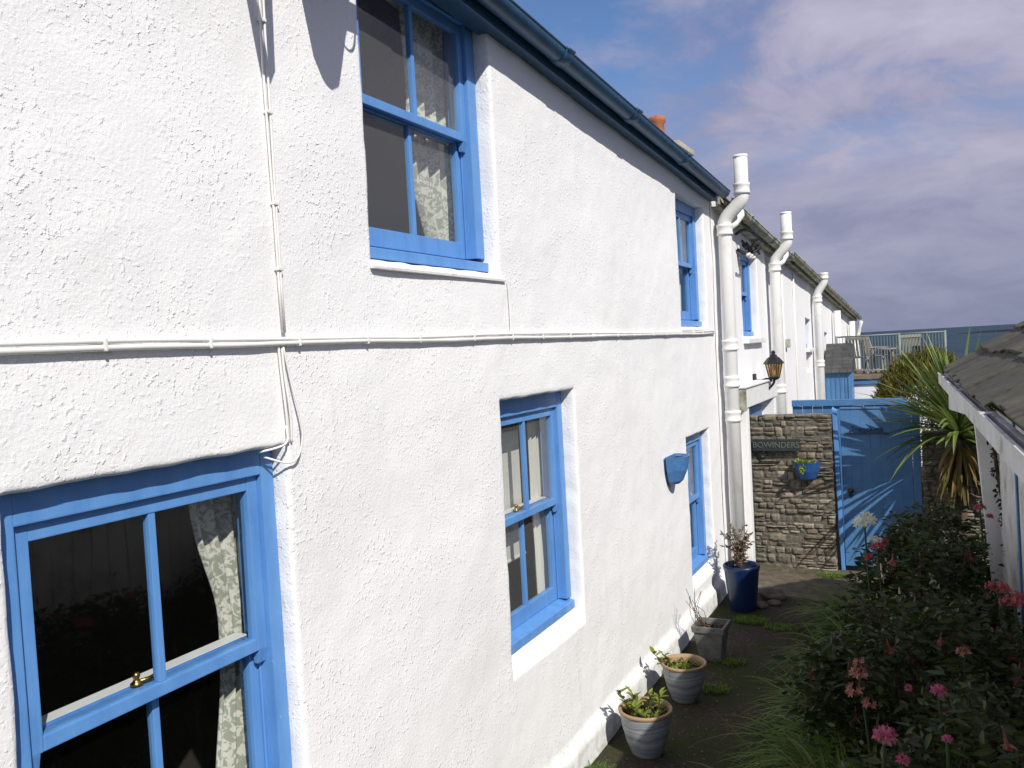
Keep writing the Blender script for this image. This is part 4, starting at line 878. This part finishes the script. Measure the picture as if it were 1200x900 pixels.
M['white_petal'] = petal('white_petals', [(0.72, 0.74, 0.62), (0.8, 0.8, 0.72), (0.62, 0.68, 0.5)])
M['salmon'] = petal('salmon_petals', [(0.42, 0.17, 0.14), (0.34, 0.12, 0.10), (0.50, 0.26, 0.20)])

def hedge(name, label, c, rad, n, m, size, up=.8, cat='hedge', blob=None):
    root = thing(name, label, cat, (c[0], c[1], G)); lf = MB(); c = Vector(c)
    cl = blob or [(Vector((0, 0, 0)), 1.0)]
    lumps = [(Vector((R.gauss(0, 1), R.gauss(0, 1), R.gauss(.3, 1))).normalized(), R.uniform(.12, .3)) for _ in range(26)]
    for i in range(n):
        d = Vector((R.gauss(0, 1), R.gauss(0, 1), R.gauss(.25, 1))).normalized(); s = 1 - abs(R.gauss(0, .16))
        s += max((a_ * max(0, d.dot(v) - .75) * 3 for v, a_ in lumps)) - .08
        p = c + Vector((d.x * rad[0], d.y * rad[1], d.z * rad[2])) * max(s, .2)
        if p.z < G + .02: continue
        dd = (d + Vector((R.gauss(0, .5), R.gauss(0, .5), up * R.uniform(.2, 1.3)))).normalized()
        lf.leaf(p, dd, size * R.uniform(.12, .3), size * R.uniform(.6, 1.6), fold=.1)
    lf.build('foliage', m, root)
    st = MB()
    for i in range(9):
        a_ = i * 2 * pi / 9; st.tube(smooth_path([(c.x + .05 * cos(a_), c.y + .05 * sin(a_), G - .03), (c.x + rad[0] * .3 * cos(a_), c.y + rad[1] * .3 * sin(a_), c.z * .45), (c.x + rad[0] * .65 * cos(a_), c.y + rad[1] * .65 * sin(a_), c.z + rad[2] * .2)], 4), .016, 6)
    st.build('stems', M['twig'], root); return root
hedge('golden_hedge', 'rounded golden green bush behind the blue gate and spiky plant', (-.24, 12.6, 1.06), (.68, .6, 1.04), 15000, M['hedge_leaf'], .075)
hedge('hedge', 'darker hedge behind the shed roof', (1.3, 12.8, .8), (.95, .6, .95), 6000, M['hedge_leaf'], .09)

# cordyline
co_ = thing('cordyline', 'spiky cordyline with sword leaves and brown dead skirt beside the shed', 'plant', (.11, 9.58, G))
b = MB(); b.tube(smooth_path([(.12, 9.6, G - .05), (.11, 9.58, .4), (.09, 9.57, .9), (.11, 9.58, 1.3)]), [.07] * 6 + [.06] * 12 + [.045], 12); b.build('trunk', M['bark'], co_, smooth=True)
lf = MB(); cw = lambda t: (0.35 + 1.2 * t if t < .5 else 0.95) * (1 - max(0, t - .45) / .55) ** .7
for i in range(400):
    el = math.asin(R.uniform(-.12, .99)); az = R.uniform(0, 2 * pi); d = Vector((cos(el) * cos(az), cos(el) * sin(az), sin(el)))
    p = Vector((.11, 9.58, 1.32 + .1 * sin(el))) + d * .04; ln_ = R.uniform(.6, 1.05)
    if d.y > 0: ln_ = min(ln_, .30 / max(d.y, .2))
    if d.y < -.35 and R.random() < .62: continue
    if d.x < -.25 and el < .7 and R.random() < .42: continue
    lf.blade(p, d, ln_, R.uniform(.046, .068), R.uniform(.1, 1.15) * (1.1 - max(el, 0) * .55), 7, cw)
lf.build('leaves', M['cordy_leaf'], co_)
lf = MB()
for i in range(95):
    az = R.uniform(.9 * pi, 2.1 * pi); el = R.uniform(-1.2, -.2); d = Vector((cos(el) * cos(az), cos(el) * sin(az), sin(el)))
    lf.blade((.11, 9.58, R.uniform(.95, 1.31)), d, R.uniform(.3, .55), R.uniform(.03, .05), R.uniform(.8, 2.2), 6, cw)
lf.build('dead_leaves', M['dead_leaf'], co_)

# flower builders: each bloom is a small mesh made at the origin, hanging or facing up
def bell(mp, pale=False):
    b = MB()
    for k in range(4):
        a_ = k * pi / 2; d = Vector((cos(a_), sin(a_), -.55)); b.leaf((0, 0, -.02), d, .013, .034, Vector((0, 0, 1)), .1)
    for k in range(5):
        a_ = k * 2 * pi / 5; b.leaf((.004 * cos(a_), .004 * sin(a_), -.018), (.25 * cos(a_), .25 * sin(a_), -1), .018, .032, Vector((cos(a_), sin(a_), .2)), .2)
    b.tube([(0, 0, .03), (0, 0, 0), (0, 0, -.02)], [.0025, .004, .006], 6)
    b.tube([(0, 0, -.03), (.003, 0, -.07)], .0012, 5)
    me_ = b.build('flower', mp); m_ = me_.data; bpy.data.objects.remove(me_); return m_
def head(mp, n, r, sz, flat=.6):
    b = MB()
    for i in range(n):
        d = Vector((R.gauss(0, 1), R.gauss(0, 1), abs(R.gauss(0, 1)) * flat + .1)).normalized(); p = d * r * R.uniform(.6, 1)
        for k in range(5):
            a_ = k * 2 * pi / 5; t = d.orthogonal().normalized(); o = d.cross(t); b.leaf(p, d * .7 + t * cos(a_) + o * sin(a_), sz * .45, sz, d, .15)
        b.tube([(0, 0, -r * .3), p], .0015, 4, False)
    me_ = b.build('bloom', mp); m_ = me_.data; bpy.data.objects.remove(me_); return m_
MB_BELLS = [bell(M['pink']), bell(M['white_petal']), bell(M['salmon']), bell(M['red'])]
def put(me_, name, parent, p, s=1.0, rot=None):
    o = bpy.data.objects.new(name, me_); C.objects.link(o); o.parent = parent; o.location = Vector(p) - Vector(parent['_o']); o.scale = (s, s, s)
    o.rotation_euler = rot or (R.uniform(-.4, .4), R.uniform(-.4, .4), R.uniform(0, 6)); return o
def fuchsia(label, c, rad, n, flowers, mix, size=.056):
    root = thing('fuchsia_bush', label, 'bush', (c[0], c[1], G), 'flowering bushes in the bed'); lf = MB(); st = MB(); c = Vector(c); tips = []
    nb = 46
    for k in range(nb):
        d = Vector((R.gauss(0, 1), R.gauss(0, 1), abs(R.gauss(.5, .8)))).normalized(); e = c + Vector((d.x * rad[0], d.y * rad[1], d.z * rad[2])) * R.uniform(.75, 1.08)
        mid = Vector((c.x + d.x * rad[0] * .35, c.y + d.y * rad[1] * .35, (G + e.z) * .55)); tip = e + Vector((d.x * .05, d.y * .05, -.03))
        pts = smooth_path([(c.x + d.x * .06, c.y + d.y * .06, G - .03), mid, e, tip], 8); st.tube(pts, [.008 - .006 * i / len(pts) for i in range(len(pts))], 5); tips.append(pts)
        for q in range(n // nb):
            i = int(len(pts) * (R.random() ** .7) * .99); p = pts[i] + Vector((R.gauss(0, .055), R.gauss(0, .055), R.gauss(0, .045)))
            if p.z < G: continue
            lf.leaf(p, (R.gauss(0, 1) + d.x, R.gauss(0, 1) + d.y, R.uniform(-.5, .5)), size * R.uniform(.25, .5) * (sz_ := R.choice([.7, .9, 1.2])), size * R.uniform(.6, 1.3) * sz_, fold=.12)
    lf.build('foliage', M['fuchsia_leaf'], root); st.build('stems', M['twig'], root)
    for k in range(flowers):
        pts = R.choice(tips); p = pts[R.randrange(int(len(pts) * .6), len(pts))] + Vector((R.gauss(0, .05), R.gauss(0, .05), R.uniform(-.03, .06)))
        put(MB_BELLS[R.choice(mix)], 'flower', root, p, R.uniform(1.0, 1.4))
    return root
fuchsia('tall fuchsia with white and coral bells in front of the cordyline', (-.10, 6.6, .50), (.42, .5, .66), 7800, 46, [1, 1, 1, 3, 2, 1])
fuchsia('fuchsia with hanging white bells against the shed wall', (-.04, 5.6, .45), (.34, .5, .66), 7800, 24, [1, 3, 2])
fuchsia('dark fuchsia with few coral bells in the middle of the bed', (-.18, 4.5, .45), (.46, .6, .70), 9000, 16, [3, 2, 0])
fuchsia('dark leafy bush nearest the camera at the bed edge', (.05, 3.3, .42), (.44, .55, .62), 9000, 10, [0, 2])
fuchsia('dark bush with dull red flowers close to the shed wall', (.16, 4.2, .42), (.28, .6, .62), 7500, 14, [3, 0])

# clumps of long arching leaves along the bed edge
def clump(label, c, n, l, lean, m='grass_leaf', w=.021):
    root = thing('grass_clump', label, 'plant', (c[0], c[1], G), 'arching leaf clumps along the path'); lf = MB()
    for i in range(n):
        az = R.uniform(0, 2 * pi); el = R.uniform(.55, 1.35); d = Vector((cos(el) * cos(az) + lean[0] * R.uniform(.3, 1), cos(el) * sin(az) + lean[1], sin(el))); r_ = R.uniform(0, .16)
        lf.blade((c[0] + r_ * cos(az), c[1] + r_ * sin(az), G - .01), d, l * R.uniform(.6, 1.15), w * R.uniform(.6, 1.3), R.uniform(1.0, 2.6), 8)
    lf.build('leaves', M[m], root); return root
clump('arching green leaves nearest the camera at the bottom of the bed', (-.42, 3.6, G), 361, .75, (-.35, -.1))
clump('long thin leaves spilling over the path beside the pink flower', (-.47, 4.3, G), 399, .75, (-.4, 0))
clump('thick clump of arching leaves over the middle of the path edge', (-.52, 5.0, G), 399, .75, (-.4, 0))
clump('leaf clump opposite the square planter', (-.54, 5.8, G), 380, .72, (-.4, .05))
clump('leaf clump opposite the tall blue pot', (-.56, 6.7, G), 361, .70, (-.35, .1))
clump('farthest leaf clump at the foot of the blue gate', (-.62, 7.7, G), 323, .72, (-.3, .2))
clump('sword-like leaves standing up through the dark bushes', (.02, 4.0, G), 60, 1.25, (0, 0), w=.02)
clump('thin grassy leaves rising against the weathered shed wall', (.10, 5.1, G), 60, 1.1, (-.1, 0), w=.016)
clump('broad strap leaves rising beside the pink bloom at the bottom edge', (-.25, 2.9, G), 60, 1.15, (0, 0), w=.028)
clump('broad green strap leaves left of the faded salmon spike', (-.46, 3.9, G), 70, .95, (-.15, 0), w=.024)
clump('broad green strap leaves below the coral lily', (-.44, 5.2, G), 70, .95, (-.15, 0), w=.022)

# taller flowering stems
def flower_stem(nm, label, cat, base, top, me_, s, group=None, nl=5, ex=()):
    root = thing(nm, label, cat, base, group); st = MB(); b0, t0 = Vector(base), Vector(top)
    pts = smooth_path([b0, b0.lerp(t0, .5) + Vector((R.uniform(-.04, .04), R.uniform(-.04, .04), 0)), t0]); st.tube(pts, .006, 6); st.build('stem', M['stem'], root)
    lf = MB()
    for i in range(nl):
        az = R.uniform(0, 6.28); lf.blade(b0.lerp(t0, R.uniform(0, .5)), (cos(az) * .6, sin(az) * .6, 1), R.uniform(.25, .45), .02, 1.4, 6)
    lf.build('leaves', M['grass_leaf'], root)
    put(me_, 'bloom', root, top, s, (R.uniform(-.2, .2), R.uniform(-.2, .2), 0))
    for (dx, dy, dz, k) in ex: put(me_, 'bloom', root, t0 + Vector((dx, dy, dz)), s * k, (R.uniform(-.5, .5), R.uniform(-.5, .5), 1))
    return root
WH = head(M['white_petal'], 30, .07, .034); PK = head(M['pink'], 11, .024, .030, 1); SA = head(M['salmon'], 9, .035, .024, 1.2); RD = head(M['red'], 13, .032, .028); DR = head(M['red'], 30, .055, .015, .2)
flower_stem('agapanthus', 'white agapanthus head in front of the blue gate', 'flower', (-.46, 5.9, G), (-.485, 5.8, 1.2), WH, 1.0, ex=((.06, .02, -.12, .55),))
flower_stem('lily', 'coral red lily bloom just below the white agapanthus', 'flower', (-.36, 5.7, G), (-.40, 5.6, 1.09), RD, 1.0, ex=((-.05, 0, -.06, .7), (.04, .05, .03, .6)))
flower_stem('pink_flower', 'bright pink bloom at the bottom edge of the bed', 'flower', (-.2, 3.1, G), (-.215, 3.0, 1.08), PK, 1.0, 'pink flowers in the bed', ex=((.05, .02, -.08, .6),))
flower_stem('pink_flower', 'single pink bud right of the bright pink bloom', 'flower', (-.02, 3.1, G), (-.03, 3.0, 1.10), PK, .45, 'pink flowers in the bed')
flower_stem('pink_flower', 'pink double bloom above the bright pink one', 'flower', (-.05, 3.5, G), (-.056, 3.4, 1.10), PK, .75, 'pink flowers in the bed', ex=((.02, .0, -.08, .5), (-.1, 0, 0, .5)))
flower_stem('faded_flower', 'faded salmon flower spike among the arching leaves', 'flower', (-.36, 3.9, G), (-.36, 3.8, .97), SA, 1.0, None, ex=((-.02, 0, -.07, 1), (.03, 0, -.12, .8), (0, 0, .05, .7)))
flower_stem('valerian', 'dull red flat flower head in front of the shed wall', 'flower', (.2, 4.6, G), (.19, 4.5, 1.19), DR, 1.0, 'dull red flower heads', ex=())
flower_stem('valerian', 'lower dull red flower head at the right edge of the bed', 'flower', (.25, 4.4, G), (.245, 4.3, 1.19), DR, 1.1, 'dull red flower heads', ex=())
flower_stem('lily', 'salmon bloom in the shade in the middle of the bed', 'flower', (.03, 4.1, G), (.036, 4.0, 1.04), SA, .8, None)
flower_stem('lily', 'red drooping blooms beside the weathered shed post', 'flower', (.18, 6.0, G), (.165, 5.9, 1.30), RD, .8, None, ex=((.05, 0, -.05, .7),))

# climber on the shed post
cl = thing('climber', 'thin dark climber growing up the gap beside the shed post', 'plant', (.36, 6.4, G)); lf = MB(); st = MB()
pts = smooth_path([(.46, 6.42, G), (.40, 6.42, .5), (.345, 6.42, 1.0), (.285, 6.42, 1.5), (.245, 6.42, 2.0)], 10); st.tube(pts, .012, 6); st.build('stem', M['twig'], cl)
for i in range(420): lf.leaf(R.choice(pts) + Vector((R.gauss(0, .018), R.gauss(-.02, .02), R.gauss(0, .03))), (R.gauss(0, 1), R.gauss(-.5, 1), R.gauss(0, 1)), .022, .04)
lf.build('leaves', M['fuchsia_leaf'], cl)

# ------------------------------------------------------------------ pots by the cottage wall
def glaze_hook(t, b, co):
    s = t.nodes.new('ShaderNodeSeparateXYZ'); t.links.new(co.outputs['Object'], s.inputs[0])
    n = t.nodes.new('ShaderNodeTexNoise'); n.inputs['Scale'].default_value = 9; t.links.new(co.outputs['Object'], n.inputs[0])
    m = t.nodes.new('ShaderNodeMath'); m.operation = 'MULTIPLY_ADD'; m.inputs[1].default_value = .05; t.links.new(n.outputs[0], m.inputs[0]); t.links.new(s.outputs[2], m.inputs[2])
    n2 = t.nodes.new('ShaderNodeTexNoise'); n2.noise_dimensions = '1D'; n2.inputs['Scale'].default_value = 34; n2.inputs['Detail'].default_value = 3; t.links.new(m.outputs[0], n2.inputs['W'])
    r = t.nodes.new('ShaderNodeValToRGB'); e = r.color_ramp.elements; e[0].position = .38; e[0].color = (.17, .20, .24, 1); e[1].position = .62; e[1].color = (.34, .345, .34, 1); t.links.new(n2.outputs[0], r.inputs[0]); t.links.new(r.outputs[0], b.inputs['Base Color'])
M['glaze'] = mat('striped_glaze', (.2, .25, .3), .4, .4, hook=glaze_hook); M['rim'] = mat('buff_rim', (.32, .22, .13), .6, .3)
M['grey_pot'] = mat('grey_pot', (.16, .16, .15), .8, .2, var=pv((.17, .17, .155), .5), vscale=12, bump=(25, .006, .6)); M['cobalt'] = mat('cobalt_glaze', (.012, .05, .16), .3, .5, var=[(.3, (.004, .015, .05)), (.6, (.007, .026, .085)), (.75, (.015, .014, .07))], vscale=6)
M['pot_leaf'] = leafmat('yellow_green_leaves', [(.16, .22, .03), (.26, .30, .05), (.10, .17, .03), (.30, .20, .06)]); M['dull_leaf'] = leafmat('dull_leaves', [(.10, .13, .06), (.16, .15, .08), (.20, .11, .09), (.08, .11, .05)])
def round_pot(label, c, r, h, plants):
    root = thing('plant_pot', label, 'plant pot', (c[0], c[1], G), 'round glazed pots along the wall'); z = G
    b = MB(); b.lathe([(r * .55, 0), (r * .6, .01), (r * .78, h * .3), (r * .93, h * .65), (r * .98, h * .9)], (c[0], c[1], z), 36, cap=False); b.lathe([(0, .0), (r * .55, 0)], (c[0], c[1], z), 36, cap=False); b.build('pot', M['glaze'], root, smooth=True)
    b = MB(); b.lathe([(r * .98, h * .9), (r * 1.03, h * .93), (r * 1.04, h * .975), (r * 1.0, h), (r * .93, h * .99), (r * .9, h * .9), (r * .86, h * .7)], (c[0], c[1], z), 36, cap=False); b.build('rim', M['rim'], root, smooth=True)
    b = MB(); nn_ = 24; b.add([(c[0], c[1], z + h * .86)] + [(c[0] + r * .9 * cos(k * 2 * pi / nn_), c[1] + r * .9 * sin(k * 2 * pi / nn_), z + h * (.82 + .03 * sin(k * 2.3))) for k in range(nn_)], [(0, k + 1, (k + 1) % nn_ + 1) for k in range(nn_)]); b.build('soil', M['soil'], root)
    lf = MB(); st = MB()
    for (dx, dy, hh, k) in plants:
        b0 = Vector((c[0] + dx, c[1] + dy, z + h * .85)); t0 = b0 + Vector((dx * .6 - .01, dy * .6 - .02, hh)); st.tube(smooth_path([b0, b0.lerp(t0, .5) + Vector((.01, 0, 0)), t0], 4), .003, 5)
        for i in range(k):
            p = b0.lerp(t0, R.uniform(.1, 1)); az = R.uniform(0, 6.28); lf.leaf(p, (cos(az), sin(az), R.uniform(.2, 1.1)), R.uniform(.025, .04), R.uniform(.045, .085), Vector((0, 0, 1)), .2)
    for i in range(130): a_ = R.uniform(0, 6.28); q = R.uniform(0, r * .82); lf.leaf((c[0] + q * cos(a_), c[1] + q * sin(a_), z + h * .86), (R.gauss(0, 1), R.gauss(0, 1), .7), .018, .03)
    lf.build('leaves', M['pot_leaf'], root); st.build('stems', M['stem'], root); return root
round_pot('striped blue-grey pot nearest the camera with a leafy green and red seedling', (-1.765, 5.1), .166, .295, [(-.09, -.03, .16, 16), (-.05, .02, .12, 12), (.02, .03, .12, 12), (.05, .07, .10, 10), (-.02, -.06, .09, 9)])
round_pot('plainer striped pot farther along, mostly bare soil with one sprig', (-1.76, 5.98), .16, .28, [(-.12, -.05, .12, 13), (-.09, .0, .09, 8)])
sp_ = thing('square_planter', 'square grey planter with thin dry stems against the white wall', 'planter', (-1.77, 6.85, G)); c = Vector((-1.77, 6.85, G))
def ring(w, z): return [(c.x + sx * w, c.y + sy * w, G + z) for sx, sy in ((-1, -1), (1, -1), (1, 1), (-1, 1))]
b = MB(); vs = ring(.085, 0) + ring(.118, .24) + ring(.13, .24) + ring(.134, .29) + ring(.112, .29) + ring(.105, .23)
b.add(vs, [(q * 4 + k, q * 4 + (k + 1) % 4, q * 4 + 4 + (k + 1) % 4, q * 4 + 4 + k) for q in range(5) for k in range(4)] + [(3, 2, 1, 0)]); b.build('pot', M['grey_pot'], sp_, bevel=.006)
b = MB(); b.add(ring(.108, .245), [(0, 1, 2, 3)]); b.build('soil', M['soil'], sp_)
b = MB()
for i in range(12): b.tube(smooth_path([(c.x - .05 + R.uniform(-.05, .05), c.y - .03 + R.uniform(-.05, .08), G + .24), (c.x - .09 + R.uniform(-.06, .05), c.y + R.uniform(-.1, .05), G + .36), (c.x - .1 + R.uniform(-.1, .06), c.y + R.uniform(-.16, .08), G + R.uniform(.42, .58))], 4), .0022, 5)
b.build('stems', M['twig'], sp_)
lf = MB()
for i in range(30): lf.leaf((c.x + R.uniform(-.09, .09), c.y + R.uniform(-.09, .09), G + .25), (R.gauss(0, 1), R.gauss(0, 1), .8), .02, .035)
lf.build('leaves', M['dull_leaf'], sp_)
M['pinkish_leaf'] = leafmat('pinkish_leaves', [(.24, .15, .13), (.15, .17, .09), (.30, .20, .17), (.12, .13, .07)])
bp = thing('tall_pot', 'tall cobalt blue pot with a sparse reddish shrub by the soil pipe', 'plant pot', (-1.80, 8.2, G)); c = Vector((-1.80, 8.2, G))
b = MB(); b.lathe([(.118, 0), (.125, .01), (.15, .25), (.163, .38), (.172, .40), (.174, .43), (.165, .44), (.152, .43), (.148, .36)], c, 32, cap=False); b.lathe([(0, 0), (.118, 0)], c, 32, cap=False); b.build('pot', M['cobalt'], bp, smooth=True)
b = MB(); b.lathe([(0, .39), (.151, .385)], c, 24, cap=False); b.build('soil', M['soil'], bp)
st = MB(); lf = MB()
for i in range(15):
    t0 = c + Vector((R.uniform(-.17, .1), R.uniform(-.15, .15), R.uniform(.58, .80))); pts = smooth_path([c + Vector((R.uniform(-.06, .03), R.uniform(-.04, .04), .38)), c + Vector((R.uniform(-.08, .05), R.uniform(-.08, .08), .52)), t0], 5); st.tube(pts, .0035, 5)
    for k in range(24): lf.leaf(R.choice(pts[3:]) + Vector((R.gauss(0, .012), R.gauss(0, .012), 0)), (R.gauss(0, 1), R.gauss(0, 1), R.uniform(-.2, 1)), .020, .052)
st.build('stems', M['twig'], bp); lf.build('leaves', M['pinkish_leaf'], bp)

# loose stones by the tall pot, weeds and moss at the foot of things
for i, (x, y, s, lab) in enumerate([(-1.60, 8.62, .10, 'largest loose stone beside the tall blue pot'), (-1.66, 8.30, .06, 'small stone right at the foot of the tall blue pot'), (-1.55, 8.42, .05, 'smallest stone nearest the middle of the path')]):
    bm = bmesh.new(); bmesh.ops.create_icosphere(bm, subdivisions=3, radius=s)
    for v in bm.verts: v.co = Vector((v.co.x * 1.3, v.co.y, v.co.z * .6)) * (1 + .35 * noise.noise(v.co * 11 + Vector((i * 7, 0, 0))))
    me_ = bpy.data.meshes.new('loose_stone'); bm.to_mesh(me_); bm.free(); me_.materials.append(M['slab']); o = bpy.data.objects.new('loose_stone', me_); C.objects.link(o); o.location = (x, y, G + s * .42); tag(o, lab, 'stone', 'loose stones by the blue pot')
M['weed'] = leafmat('weed_leaves', [(.10, .18, .02), (.16, .26, .03), (.07, .13, .02)])
lf = MB()
def tuft(x, y, n, r, h):
    for i in range(n):
        a_ = R.uniform(0, 6.28); q = r * sqrt(R.random()); az = R.uniform(0, 6.28); lf.blade((x + q * cos(a_), y + q * sin(a_) * .6, G), (cos(az) * .7, sin(az) * .7, 1), h * R.uniform(.5, 1.2), .006, R.uniform(.5, 1.6), 4)
for (x, y, n, r, h) in [(-1.66, 7.85, 620, .16, .05), (-1.38, 7.75, 420, .16, .035), (-1.12, 9.55, 500, .16, .06), (-1.5, 9.70, 260, .35, .04), (-1.95, 5.6, 200, .12, .09), (-1.62, 6.2, 200, .13, .06), (-1.95, 4.75, 160, .1, .06), (-1.62, 6.75, 160, .12, .07), (-1.95, 6.4, 120, .1, .07), (-.95, 8.6, 200, .15, .06), (-1.98, 7.6, 120, .1, .06)]: tuft(x, y, n, r, h)
o = lf.build('grass', M['weed']); o['kind'] = 'stuff'
lf = MB()
for i in range(700):
    x, y = R.uniform(-1.9, -.6), R.uniform(3.6, 8.8); lf.leaf((x, y, pathz(x, y) + .004), (R.gauss(0, 1), R.gauss(0, 1), .1), R.uniform(.006, .016), R.uniform(.01, .03), Vector((0, 0, 1)), .3)
o = lf.build('fallen_leaves', leafmat('litter', [(.08, .06, .035), (.2, .17, .12), (.05, .06, .02), (.3, .27, .2)])); o['kind'] = 'stuff'
for o in bpy.data.objects:
    if '_o' in o: del o['_o']
